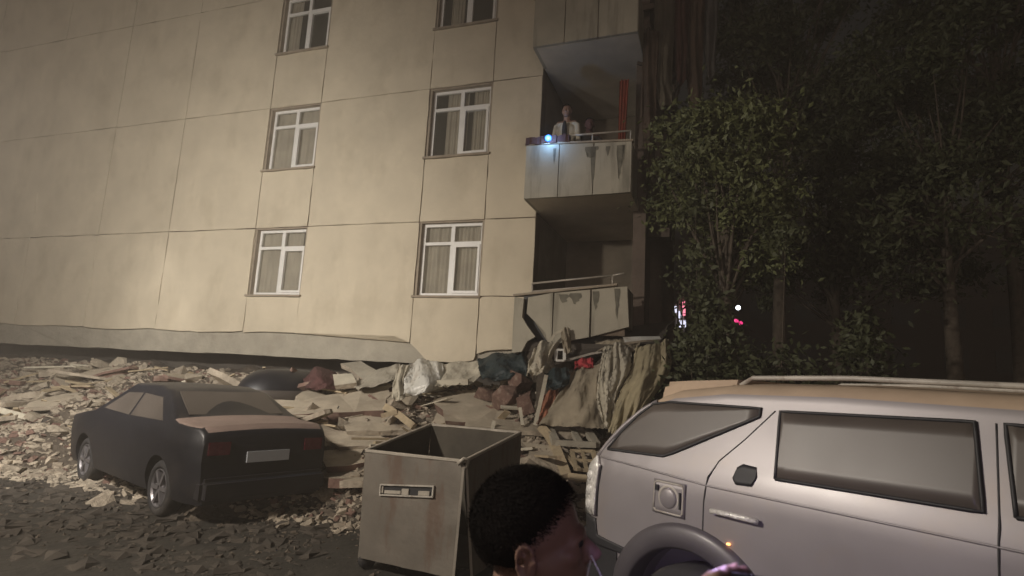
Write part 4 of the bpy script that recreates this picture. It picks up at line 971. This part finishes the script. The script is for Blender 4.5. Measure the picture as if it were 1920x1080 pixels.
# fuel flap
ff = [(.645, 1.06), (.645, 1.195), (.66, 1.21), (.83, 1.21), (.845, 1.195), (.845, 1.06), (.83, 1.045), (.66, 1.045)]
o = side_patch('fuel_flap_surround', [(.635, 1.035), (.635, 1.22), (.855, 1.22), (.855, 1.035)], .003, M['silver'], suv, .012)
side_line('fuel_flap_edge', ff, .006, M['rail'], o, .009, True)
bm = bmesh.new(); c_ = SP(.745, 1.125, .008); lathe(bm, [(0, .010), (.046, .010), (.056, .004), (.06, -.01)], 28, Matrix.Translation(c_) @ Matrix.Rotation(R(90), 4, 'X')); fin(bm, 'fuel_cap', M['silver'], o, True)
bm = bmesh.new(); lathe(bm, [(.060, .0), (.067, .004), (.074, .0)], 28, Matrix.Translation(c_) @ Matrix.Rotation(R(90), 4, 'X')); fin(bm, 'fuel_cap_ring', M['rail'], o, True)
obox('flap_notch', (.655, c_.y-.010, 1.16), (.675, c_.y+.01, 1.19), M['black'], o); obox('flap_notch', (.822, c_.y-.010, 1.08), (.832, c_.y+.01, 1.17), M['black'], o)
# wheel flares
def flare(xw, side):
    bm = bmesh.new(); rows = []
    for k_ in range(37):
        a_ = R(-14)+R(208)*k_/36; rw = []
        for (rr_, of) in ((.585, -.012), (.575, .012), (.55, .028), (.50, .036), (.462, .034), (.447, .022), (.447, -.1)):
            x_ = xw+rr_*math.cos(a_); z_ = .43+rr_*math.sin(a_)
            y_ = (wf(max(z_, .42))*tap(x_, z_)+of); rw.append(bm.verts.new((x_, side*y_, z_)))
        rows.append(rw)
    for a, b in zip(rows, rows[1:]):
        for j in range(6): bm.faces.new((a[j], a[j+1], b[j+1], b[j]))
    return fin(bm, 'wheel_flare', M['flare'], suv, True)
for xw in (.88, 3.68):
    for sd_ in (-1, 1): flare(xw, sd_); wheel(suv, xw, sd_*.80, .395, .39, .26, -sd_ if sd_ > 0 else 1)
    bm = bmesh.new(); bmesh.ops.create_cone(bm, cap_ends=True, segments=32, radius1=.44, radius2=.44, depth=.9, matrix=Matrix.Translation((xw, 0, .42)) @ Matrix.Rotation(R(90), 4, 'X')); fin(bm, 'wheel_well', M['black'], suv)
am = emis('amber_glow', (1, .35, .1), 5)
obox('amber_dot', (1.122, -wf(.97)-.012, .966), (1.138, -wf(.97)-.002, .975), am, suv)  # small emissive amber dot on the body side
side_patch('bumper_corner', [(-.01, .77), (-.01, .895), (.165, .895), (.185, .80), (.45, .775), (.45, .74), (.1, .74)], .006, M['black'], suv, .012)
# bumper, sill
bm = car_body([-.10, -.08, -.03, .03, .1, .2, .32, .36], lambda s: .775, lambda z: .915+.012, lambda s: .32, tap, arc=.02, inset=.02, crown=0); fin(bm, 'bumper', M['flare'] if False else M['black'], suv)
side_patch('sill_trim', [(1.42, .42), (1.42, .56), (3.14, .56), (3.14, .42)], .008, M['flare'], suv, .02)
# handle
o = side_patch('door_handle_recess', [(1.13, 1.30), (1.145, 1.355), (1.175, 1.375), (1.25, 1.37), (1.262, 1.32), (1.24, 1.275), (1.155, 1.27)], .003, M['black'], suv, .004)
bm = bmesh.new(); tube(bm, [SP(1.03, 1.115, .018), SP(1.1, 1.12, .03), SP(1.25, 1.12, .03), SP(1.3, 1.115, .018)], .014, 8); fin(bm, 'door_handle', M['clearlens'], suv, True)
side_line('waist_molding', [(1.02, .80), (3.1, .78)], .014, M['flare'], suv, .0)
# roof rail and spoiler
for sd_ in (-1, 1):
    bm = bmesh.new(); tube(bm, [(.98, sd_*.56, 1.79), (1.06, sd_*.565, 1.835), (1.6, sd_*.57, 1.85), (2.5, sd_*.57, 1.835), (2.6, sd_*.56, 1.78)], .014, 8); fin(bm, 'roof_rail', M['rail'], suv, True)
bm = bmesh.new()
prism_pts(bm, [(.40, -.60, 1.64), (.62, -.66, 1.67), (1.0, -.64, 1.72), (1.0, .64, 1.72), (.62, .66, 1.67), (.40, .60, 1.64)], [(.42, -.58, 1.785), (.62, -.62, 1.825), (1.0, -.60, 1.822), (1.0, .60, 1.822), (.62, .62, 1.825), (.42, .58, 1.785)])
bmesh.ops.bevel(bm, geom=bm.edges[:], offset=.035, segments=4, affect='EDGES'); o = fin(bm, 'spoiler', M['roofdust'], suv); smooth_auto(o, 50)
# door mirror
bm = bmesh.new(); bmesh.ops.create_uvsphere(bm, u_segments=16, v_segments=10, radius=1, matrix=Matrix.Translation((3.15, -1.02, 1.28)) @ Matrix.Diagonal((.08, .12, .1, 1))); fin(bm, 'door_mirror', M['silver'], suv, True)

# dark saloon at left, boot toward the camera
sed = empty('parked_saloon', (-2.74, 7.10, 0), R(141), 'dark saloon with pale boot lid and red tail lamp parked at left', 'car')
zs = [(0, .92), (.04, 1.0), (.12, 1.055), (.6, 1.07), (.75, 1.10), (1.3, 1.38), (1.7, 1.44), (2.5, 1.43), (3.3, 1.02), (4.2, .88), (4.4, .7)]
ws = [(.2, .78), (.4, .84), (.7, .87), (.9, .86), (1.0, .82), (1.4, .62), (1.5, .6)]
def tap2(s, z):
    r_ = 1
    if s < .35: r_ -= .13*(1-s/.35)**2
    if s > 3.9: r_ -= .2*((s-3.9)/.5)**2
    return r_
bm = car_body([0, .02, .04, .08, .12, .2, .35, .6, .75, .9, 1.1, 1.3, 1.5, 1.7, 2.1, 2.5, 2.9, 3.3, 3.7, 4.0, 4.2, 4.4], lambda s: interp(zs, s), lambda z: interp(ws, z), lambda s: .24, tap2, arc=.05, inset=.09)
o = fin(bm, 'body', M['darkpaint'], None); cut = []
for xw in (.85, 3.4):
    for sd_ in (-1, 1):
        bm = bmesh.new(); bmesh.ops.create_cone(bm, cap_ends=True, segments=40, radius1=.36, radius2=.36, depth=.45, matrix=Matrix.Translation((xw, sd_*.85, .32)) @ Matrix.Rotation(R(90), 4, 'X')); cut.append(fin(bm, 'cutter', None))
boolean(o, cut); smooth_auto(o, 32); o.parent = sed
for sgn in (-1, 1):
    for q4 in (((1.02, 1.05), (1.42, 1.30), (2.0, 1.32), (2.0, 1.04)), ((2.06, 1.04), (2.06, 1.32), (2.55, 1.30), (3.0, 1.06))):
        bm = bmesh.new(); pr = [(a, sgn*(interp(ws, b)+.004), b) for a, b in q4]; pr2 = [(a, sgn*(interp(ws, b)-.01), b) for a, b in q4]; prism_pts(bm, pr2, pr); fin(bm, 'side_window', M['carglass'], sed)
o.data.materials.append(M['paletrunk']); 
for p in o.data.polygons:
    if p.normal.z > .8 and p.center.x < .75: p.material_index = 1  # upward faces of the boot get a paler colour
for sgn in (-1, 1):
    bm = bmesh.new(); box(bm, (-.012, sgn*.44 if sgn > 0 else -.72, .74), (.12, sgn*.72 if sgn > 0 else -.44, .92)); bmesh.ops.bevel(bm, geom=bm.edges[:], offset=.02, segments=2, affect='EDGES'); fin(bm, 'tail_light', M['redlens'], sed)
    for xw in (.85, 3.4): wheel(sed, xw, sgn*.72, .31, .31, .2, -sgn if sgn > 0 else 1)
obox('number_plate', (-.02, -.26, .66), (-.002, .26, .78), M['plate'], sed)
bm = bmesh.new(); box(bm, (-.09, -.76, .26), (.12, .76, .52)); bmesh.ops.bevel(bm, geom=bm.edges[:], offset=.05, segments=3, affect='EDGES'); o = fin(bm, 'bumper', M['darkpaint'], sed); smooth_auto(o, 40)
bm = bmesh.new(); prism_pts(bm, [(.80, -.60, 1.12), (1.26, -.55, 1.372), (1.26, .55, 1.372), (.80, .60, 1.12)], [(.79, -.60, 1.135), (1.25, -.55, 1.387), (1.25, .55, 1.387), (.79, .60, 1.135)]); fin(bm, 'rear_window', M['carglass'], sed)

# ------------------------------------------------------------------ people
def remesh(o, vox, parent=None, mats=None, smooth_it=4):
    md = o.modifiers.new('r', 'REMESH'); md.mode = 'VOXEL'; md.voxel_size = vox
    ms = o.modifiers.new('s', 'SMOOTH'); ms.iterations = smooth_it; ms.factor = .5
    bpy.context.view_layer.update(); dg = bpy.context.evaluated_depsgraph_get()
    me = bpy.data.meshes.new_from_object(o.evaluated_get(dg)); o.modifiers.clear(); o.data = me; me.materials.clear()
    for m_ in mats: me.materials.append(m_)
    for p in me.polygons: p.use_smooth = True
def cap(bm, a, b, r0, r1, n=14, flat=1):
    a = Vector(a); b = Vector(b)
    tube(bm, [a-(b-a).normalized()*r0*.55, a, a.lerp(b, .5), b, b+(b-a).normalized()*r1*.55], [r0*.7, r0, (r0+r1)/2, r1, r1*.7], n, True, flat)
def ell(bm, c, r, rot=None, n=24):
    Mx = Matrix.Translation(c) @ (rot.to_4x4() if rot else Matrix()) @ Matrix.Diagonal((r[0], r[1], r[2], 1))
    bmesh.ops.create_uvsphere(bm, u_segments=n, v_segments=n//2, radius=1, matrix=Mx)
def head_parts(bm, H, k=1.0):
    """head in local frame: face toward +x, z up, origin at the head centre"""
    T = lambda p: H @ Vector(p); r3 = H.to_3x3().normalized()
    def e(c, r): ell(bm, T(c), [q*k for q in r], r3)
    e((-.012*k, 0, .028*k), (.097, .076, .088)); e((.02*k, 0, -.03*k), (.07, .066, .08)); e((.045*k, 0, -.075*k), (.042, .048, .038))
    e((.082*k, 0, .008*k), (.014, .045, .012))      # brow
    cap(bm, T((.086*k, 0, 0)), T((.106*k, 0, -.034*k)), .008*k, .015*k, 10)  # nose
    e((.098*k, .011*k, -.036*k), (.010, .009, .008)); e((.098*k, -.011*k, -.036*k), (.010, .009, .008))
    e((.082*k, 0, -.062*k), (.012, .024, .006)); e((.080*k, 0, -.071*k), (.012, .021, .007))
    for s in (-1, 1):
        e((.055*k, s*.035*k, -.02*k), (.03, .025, .022))
        e((.070*k, s*.032*k, .0), (.014, .015, .011))
        for q in range(9):    # ear rim
            a_ = R(-70)+R(250)*q/8; ell(bm, T((-.010*k-.018*k*math.cos(a_)*.9, s*.083*k, -.012*k+.030*k*math.sin(a_))), (.0065*k,)*3, None, 8)
        e((-.004*k, s*.078*k, -.022*k), (.012, .008, .02))
    cap(bm, T((-.025*k, 0, -.05*k)), T((-.045*k, 0, -.17*k)), .058*k, .062*k, 16)

# foreground man
hp = at(1003, 1014, 1.16)
Hm = Matrix.Translation(hp) @ Matrix.Rotation(R(-8), 4, 'Z') @ Matrix.Rotation(R(-10), 4, 'Y') @ Matrix.Rotation(R(3), 4, 'X')
bm = bmesh.new(); HK = 1.02
head_parts(bm, Hm, HK)
nk = Hm @ Vector((-.045, 0, -.17))
sh = Vector((nk.x, nk.y, nk.z-.04))
dl = Vector((math.cos(R(14)), math.sin(R(14)), 0)); sdv = Vector((-dl.y, dl.x, 0))
cap(bm, sh+Vector((0, 0, -.02))+sdv*.17, sh+Vector((0, 0, -.02))-sdv*.17, .062, .062, 16)
cap(bm, nk, sh-Vector((0, 0, .1)), .065, .09, 16)
ell(bm, sh+Vector((0, 0, -.20)), (.125, .185, .22), Matrix.Rotation(R(14), 3, 'Z')); ell(bm, sh+Vector((0, 0, -.45)), (.12, .16, .2), Matrix.Rotation(R(14), 3, 'Z'))
for s in (-1, 1):
    a = sh+sdv*s*.2+Vector((0, 0, -.04)); e1 = a+Vector((0, 0, -.29))-dl*.03; e2 = e1+dl*.18+Vector((0, 0, -.16))
    cap(bm, a, e1, .055, .043); cap(bm, e1, e2, .042, .03); ell(bm, e2+dl*.05, (.05, .03, .04))
    for q in range(4): cap(bm, e2+dl*.07+sdv*(.025-.017*q), e2+dl*.13+sdv*(.025-.017*q)+Vector((0, 0, -.03)), .009, .008, 8)
    h0 = sh+sdv*s*.09+Vector((0, 0, -.58)); kz = Vector((h0.x, h0.y, .46))+dl*.03; an = Vector((h0.x, h0.y, .08))
    cap(bm, h0, kz, .085, .058); cap(bm, kz, an, .056, .038); cap(bm, an+Vector((0, 0, -.035)), an+dl*.15+Vector((0, 0, -.045)), .042, .034)
man = fin(bm, 'person', M['skin']); remesh(man, .0055, mats=[M['skin'], M['shirt'], M['jeans']])
for p in man.data.polygons:
    z = p.center.z
    if z < sh.z-.58: p.material_index = 2
    elif z < sh.z+.02 and (p.center-(nk)).length > .085: p.material_index = 1
tag(man, 'man with short black hair seen from behind, face turned right toward the SUV', 'person')
# hair: shell and strands
def hair(H, k, par, seed=2, nst=30000, ln=.009):
    rnd = random.Random(seed); bm = bmesh.new(); bmesh.ops.create_uvsphere(bm, u_segments=110, v_segments=80, radius=1)
    def surf(d):
        # d: unit dir; radius of skull + hair
        c = Vector((-.013, 0, .030)); top_ = max(0, d.z)
        r = Vector((.104+.006*top_, .083, .094+.012*top_)); return c*k+Vector((d.x*r.x, d.y*r.y, d.z*r.z))*k
    def keep(d):
        x, y, z = d.x, d.y, d.z
        if x > .55: return z > .18+(x-.55)*.95
        if x > .18: return z > -.12+.8*(x-.18)
        if x > -.12: return z > -.18 
        return z > -.62
    dele = []
    for v in bm.verts:
        d = v.co.normalized(); kk = keep(d+Vector((0, 0, -.06+.05*noise.noise(d*14)))); v.co = H @ (surf(d)*.985)
        n_ = noise.noise(d*9)*.0018; v.co += (H.to_3x3() @ d)*n_
        if not kk: dele.append(v)
    bmesh.ops.delete(bm, geom=dele, context='VERTS')
    h3 = H.to_3x3().normalized()
    cnt = 0
    while cnt < nst:
        d = Vector((rnd.gauss(0, 1), rnd.gauss(0, 1), rnd.gauss(0, 1))).normalized()
        if not keep(d+Vector((rnd.gauss(0, .05), 0, rnd.gauss(0, .07)))): continue
        cnt += 1; p = H @ surf(d); nn = h3 @ d
        fl_ = ln*(.35+.65*max(0, min(1, (d.z+.35)*1.2)))*rnd.uniform(.6, 1.3)
        cmb = h3 @ Vector((.6, .25*noise.noise(d*2), -.35)); t = (nn*.5+cmb*.8+Vector((rnd.gauss(0, .16), rnd.gauss(0, .16), rnd.gauss(0, .16)))).normalized()
        sd_ = t.cross(nn).normalized()*.0006
        q = p+t*fl_*.5; e_ = p+t*fl_-nn*fl_*.12
        a = [bm.verts.new(x_) for x_ in (p-sd_, p+sd_, q+sd_*.8, q-sd_*.8)]; bm.faces.new(a); bm.faces.new((a[3], a[2], bm.verts.new(e_)))
    o = fin(bm, 'hair', M['hair'], par, rec=False); return o
hair(Hm, HK, man)
# eyes, cord
for s in (-1, 1):
    bm = bmesh.new(); ell(bm, Hm @ Vector((.080*HK, s*.031*HK, .0)), (.010,)*3, None, 16); fin(bm, 'eye', M['black'], man, True)
bm = bmesh.new(); tube(bm, [Hm @ Vector(q) for q in ((.102, -.045, -.02), (.112, -.03, -.055), (.122, -.025, -.095), (.12, -.01, -.15))], .0016, 6); fin(bm, 'cord', M['white'], man, True)
bm = bmesh.new(); tube(bm, [Hm @ Vector(q) for q in ((.10, -.04, -.03), (.088, -.05, -.06), (.075, -.055, -.09), (.06, -.055, -.14))], .0016, 6); fin(bm, 'cord', M['white'], man, True)

# person on the middle balcony, with torch
def loc_at(u, v, n): x, z = pf(u, v, n); return L2W(x, -n, z)
hb_ = loc_at(1063, 209, .45)
fd_ = -eyw
def small_person(hc, facing, label, skinm, topm, hairm, armp=None, lean=0, vox=.010, zf=0):
    ang = math.atan2(facing.y, facing.x); H = Matrix.Translation(hc) @ Matrix.Rotation(ang, 4, 'Z'); bm = bmesh.new(); head_parts(bm, H, 1.05)
    sd_ = Vector((-facing.y, facing.x, 0)); nk_ = hc+Vector((0, 0, -.19))-facing*.04; sh_ = nk_+Vector((0, 0, -.03))
    cap(bm, sh_+sd_*.15, sh_-sd_*.15, .055, .055); ell(bm, sh_+Vector((0, 0, -.18)), (.12, .18, .2), Matrix.Rotation(ang, 3, 'Z')); ell(bm, sh_+Vector((0, 0, -.42)), (.11, .15, .2), Matrix.Rotation(ang, 3, 'Z'))
    hands = []
    for s in (-1, 1):
        a = sh_+sd_*s*.19+Vector((0, 0, -.03))
        tgt = armp[0 if s < 0 else 1] if armp else a+Vector((0, 0, -.5))+facing*.15
        mid = a.lerp(tgt, .5)+Vector((0, 0, -.13))+sd_*s*.05
        cap(bm, a, mid, .048, .04); cap(bm, mid, tgt, .038, .028)
        dr = (tgt-mid).normalized(); ell(bm, tgt+dr*.04, (.035, .03, .02))
        for q in range(4): cap(bm, tgt+dr*.06+sd_*(.02-.014*q), tgt+dr*.10+sd_*(.02-.014*q)+Vector((0, 0, -.02)), .009, .008, 6)
        cap(bm, tgt+dr*.02+sd_*s*-.02, tgt+dr*.05+sd_*s*-.045, .010, .009, 6)
        h0 = sh_+sd_*s*.08+Vector((0, 0, -.55)); L_ = max(.3, h0.z-zf-.04); cap(bm, h0, h0+Vector((0, 0, -L_*.5)), .08, .055); cap(bm, h0+Vector((0, 0, -L_*.5)), h0+Vector((0, 0, -L_+.03)), .053, .035)
        cap(bm, h0+Vector((0, 0, -L_)), h0+facing*.14+Vector((0, 0, -L_)), .04, .032)
    o = fin(bm, 'person', M['skin']); remesh(o, vox, mats=[skinm, topm, M['jeans']], smooth_it=2)
    for p in o.data.polygons:
        c = p.center
        if c.z < sh_.z-.5: p.material_index = 2
        elif c.z < sh_.z+.01 and min([(c-t_).length for t_ in (armp or [hc])]) > .06: p.material_index = 1
    hbm = bmesh.new(); bmesh.ops.create_uvsphere(hbm, u_segments=24, v_segments=16, radius=1); dl_ = [v for v in hbm.verts if not (v.co.z > .35 or v.co.x < -.05 and v.co.z > -.7)]
    bmesh.ops.delete(hbm, geom=dl_, context='VERTS')
    for v in hbm.verts: v.co = H @ Vector((v.co.x*.112-.015, v.co.y*.09, v.co.z*.108+.03))
    fin(hbm, 'hair', hairm, o, True); tag(o, label, 'person'); return o
torch_p = loc_at(1028, 259, PN+.06)
tg = [loc_at(1036, 256, PN-.02), loc_at(1088, 250, PN-.05)]
# facing is -eyw; side vector = rotate facing +90
per = small_person(hb_, -eyw, 'person in pale open cardigan leaning on the middle balcony with a torch', M['skin'], M['cloth2'], M['hair'], zf=zbv+.16)
bm = bmesh.new(); ell(bm, hb_+Vector((0, 0, -.42))-eyw*.115, (.045, .055, .20), Matrix.Rotation(BANG, 3, 'Z').to_3x3()); fin(bm, 'dark_top', M['shirt'], per, True)
hb2 = loc_at(1106, 226, .35)
small_person(hb2+Vector((0, 0, -.08)), (-eyw*.9+exw*.3).normalized(), 'dim person in dark clothes behind the one in the cardigan', M['maroon'], M['shirt'], M['hair'], zf=zbv+.16)
to = empty('torch', torch_p, 0, 'small bright torch shining blue-white on the middle balcony parapet', 'torch')
tdir = (Vector((0, 0, CAMZ))-torch_p).normalized(); rot = tdir.to_track_quat('Z', 'Y').to_matrix().to_4x4()
bm = bmesh.new(); lathe(bm, [(0, -.16), (.014, -.16), (.014, -.04), (.024, -.005), (.026, .0)], 16, rot); fin(bm, 'body', M['black'], to, True)
bm = bmesh.new(); bmesh.ops.create_uvsphere(bm, u_segments=16, v_segments=10, radius=.036, matrix=Matrix.Translation(tdir*.01)); fin(bm, 'lens', E['blueflash'], to, True)
bm = bmesh.new(); lathe(bm, [(.034, .0), (.056, .010), (.058, .0), (.036, -.01)], 24, rot); fin(bm, 'halo_ring', emis('blue_glow', (.06, .25, 1), 1.6), to, True)  # glowing ring added for the blue halo around the torch
pl = bpy.data.lights.new('torch_light', 'POINT'); pl.energy = 7.0; pl.color = (.25, .52, 1); pl.shadow_soft_size = .04
po = bpy.data.objects.new('torch_light', pl); C.objects.link(po); po.parent = to; po.location = tdir*.12
M['redlit'] = mat('red_glow_curtain', (.26, .055, .03), .95, .3, 4, .3, 20)  # red glow on the balcony painted into the cloth colour
# curtain at the right of the middle recess, red light put into its colour
cr0 = pf(1166, 150, .1)[0]
def wall_cloth(name, x0, x1, z0, z1, y, m, lab, seed, folds=3, amp=.03):
    bm = bmesh.new(); g_ = []
    for j in range(15):
        rw = []
        for i in range(25):
            s, q = i/24, j/14; rw.append(bm.verts.new(L2W(x0+(x1-x0)*s*(1-.25*q*(seed % 2)), y+amp*math.sin(s*folds*6.28+q)+amp*noise.noise(Vector((s*4, q*3, seed))), z1+(z0-z1)*q)))
        g_.append(rw)
    for j in range(14):
        for i in range(24): bm.faces.new((g_[j][i], g_[j][i+1], g_[j+1][i+1], g_[j+1][i]))
    return tag(fin(bm, name, m, None, True), lab, 'curtain')
wall_cloth('redlit_curtain', cr0-.05, cr0+.12, zptr+.1, zptr+1.5, -.05, M['redlit'], 'curtain coloured as if lit red hanging at the right end of the middle balcony', 3)

# ------------------------------------------------------------------ hand with phone at lower right (person stands beside the camera)
wr = at(1400, 1285, .62); 
pb = bmesh.new(); ft = Vector((.72, -.22, 0))
shl = Vector((.62, -.15, 1.38)); elb = Vector((.60, .22, 1.18)); 
cap(pb, shl, elb, .05, .042); cap(pb, elb, wr, .040, .027)
dr = (wr-elb).normalized(); side = dr.cross(Vector((0, 0, 1))).normalized(); up = side.cross(dr)
palm = wr+dr*.05
ell(pb, palm, (.045, .022, .045), dr.to_track_quat('Z', 'Y').to_matrix())
tips = [(1354, 1074), (1369, 1068), (1386, 1064), (1402, 1070)]
for i, (u, v) in enumerate(tips):
    b0 = palm+dr*.03+side*(-.03+.02*i); tp = at(u, v, .60+.01*i); md_ = b0.lerp(tp, .5)+up*.012
    tube(pb, [b0-dr*.02, b0, md_, tp.lerp(md_, .3), tp], [.009, .0095, .0095, .009, .006], 10)
tube(pb, [palm-side*.03, palm-side*.055+up*.01, palm-side*.06+dr*.04+up*.015], [.012, .011, .007], 10)
ell(pb, ft+Vector((0, 0, 1.62)), (.095, .08, .12)); cap(pb, ft+Vector((0, 0, 1.52)), ft+Vector((0, 0, 1.40)), .055, .06)
cap(pb, ft+Vector((-.15, .03, 1.40)), ft+Vector((.17, -.03, 1.38)), .06, .06); ell(pb, ft+Vector((0, 0, 1.2)), (.18, .125, .22)); ell(pb, ft+Vector((0, 0, .98)), (.16, .12, .2))
cap(pb, ft+Vector((.2, -.03, 1.36)), ft+Vector((.24, -.03, 1.08)), .05, .04); cap(pb, ft+Vector((.24, -.03, 1.08)), ft+Vector((.24, .08, .85)), .04, .03); ell(pb, ft+Vector((.24, .11, .80)), (.03, .035, .06))
for s in (-1, 1):
    h0 = ft+Vector((s*.09, 0, .88)); cap(pb, h0, Vector((h0.x, h0.y+.02, .46)), .085, .057); cap(pb, Vector((h0.x, h0.y+.02, .46)), Vector((h0.x, h0.y, .08)), .055, .036); cap(pb, Vector((h0.x, h0.y, .045)), Vector((h0.x, h0.y+.15, .035)), .04, .032)
ph = fin(pb, 'person', M['skin']); remesh(ph, .0048, mats=[M['skin'], M['shirt'], M['jeans']], smooth_it=2)
for p in ph.data.polygons:
    c = p.center
    if c.z < .92 and (c-ft).xy.length < .3: p.material_index = 2
    elif (c-ft).xy.length < .42 and c.z < 1.45: p.material_index = 1
tag(ph, 'person reaching in from the lower right edge, fingers holding up a phone', 'person')
pc_ = at(1425, 1185, .60)
phn = empty('phone', pc_, R(-20), 'dark phone held up at the lower right, its light shining violet on the wheel arch', 'phone')
bm = bmesh.new(); box(bm, (-.036, -.004, -.075), (.036, .004, .05)); bmesh.ops.bevel(bm, geom=bm.edges[:], offset=.003, segments=2, affect='EDGES'); fin(bm, 'body', M['black'], phn)
obox('screen', (-.033, -.0055, -.07), (.033, -.0042, .045), M['carglass'], phn)
obox('flash', (-.028, .0042, .035), (-.020, .0055, .043), emis('violet_flash', (.6, .45, 1), 20), phn)
fl2 = bpy.data.lights.new('flash_light', 'SPOT'); fl2.energy = 170; fl2.color = (.50, .40, 1); fl2.spot_size = R(62); fl2.spot_blend = 1; fl2.shadow_soft_size = .01
fo = bpy.data.objects.new('flash_light', fl2); C.objects.link(fo); fo.parent = phn; fo.location = (-.024, .03, .04)
tv = at(1400, 1060, 3.1)-pc_; q_ = Matrix.Rotation(R(20), 3, 'Z') @ tv
fo.rotation_euler = q_.to_track_quat('-Z', 'Y').to_euler()

fp3 = bpy.data.lights.new('finger_fill', 'POINT'); fp3.energy = .5; fp3.color = (.62, .50, 1); fp3.shadow_soft_size = .02  # added point light brightening the fingertips; the phone screen itself is dark
fpo = bpy.data.objects.new('finger_fill', fp3); C.objects.link(fpo); fpo.parent = phn; fpo.location = (-.05, .035, .085)
# dusty air
bm = bmesh.new(); box(bm, (-40, -30, -1.5), (80, 75, 22)); hz = fin(bm, 'haze', None)
hm = bpy.data.materials.new('dusty_air'); hm.use_nodes = True; t_ = hm.node_tree
for n_ in list(t_.nodes):
    if n_.type != 'OUTPUT_MATERIAL': t_.nodes.remove(n_)
pv = t_.nodes.new('ShaderNodeVolumePrincipled'); pv.inputs['Color'].default_value = (.9, .82, .72, 1); pv.inputs['Density'].default_value = HAZE; pv.inputs['Anisotropy'].default_value = .2
t_.links.new(pv.outputs[0], [n_ for n_ in t_.nodes if n_.type == 'OUTPUT_MATERIAL'][0].inputs['Volume']); hz.data.materials.append(hm); tag(hz, kind='stuff')
hz['label'] = 'pale dust hanging in the night air over the whole street'
S.cycles.use_denoising = True
S.cycles.max_bounces = 8; S.cycles.volume_bounces = 0; S.cycles.transparent_max_bounces = 12
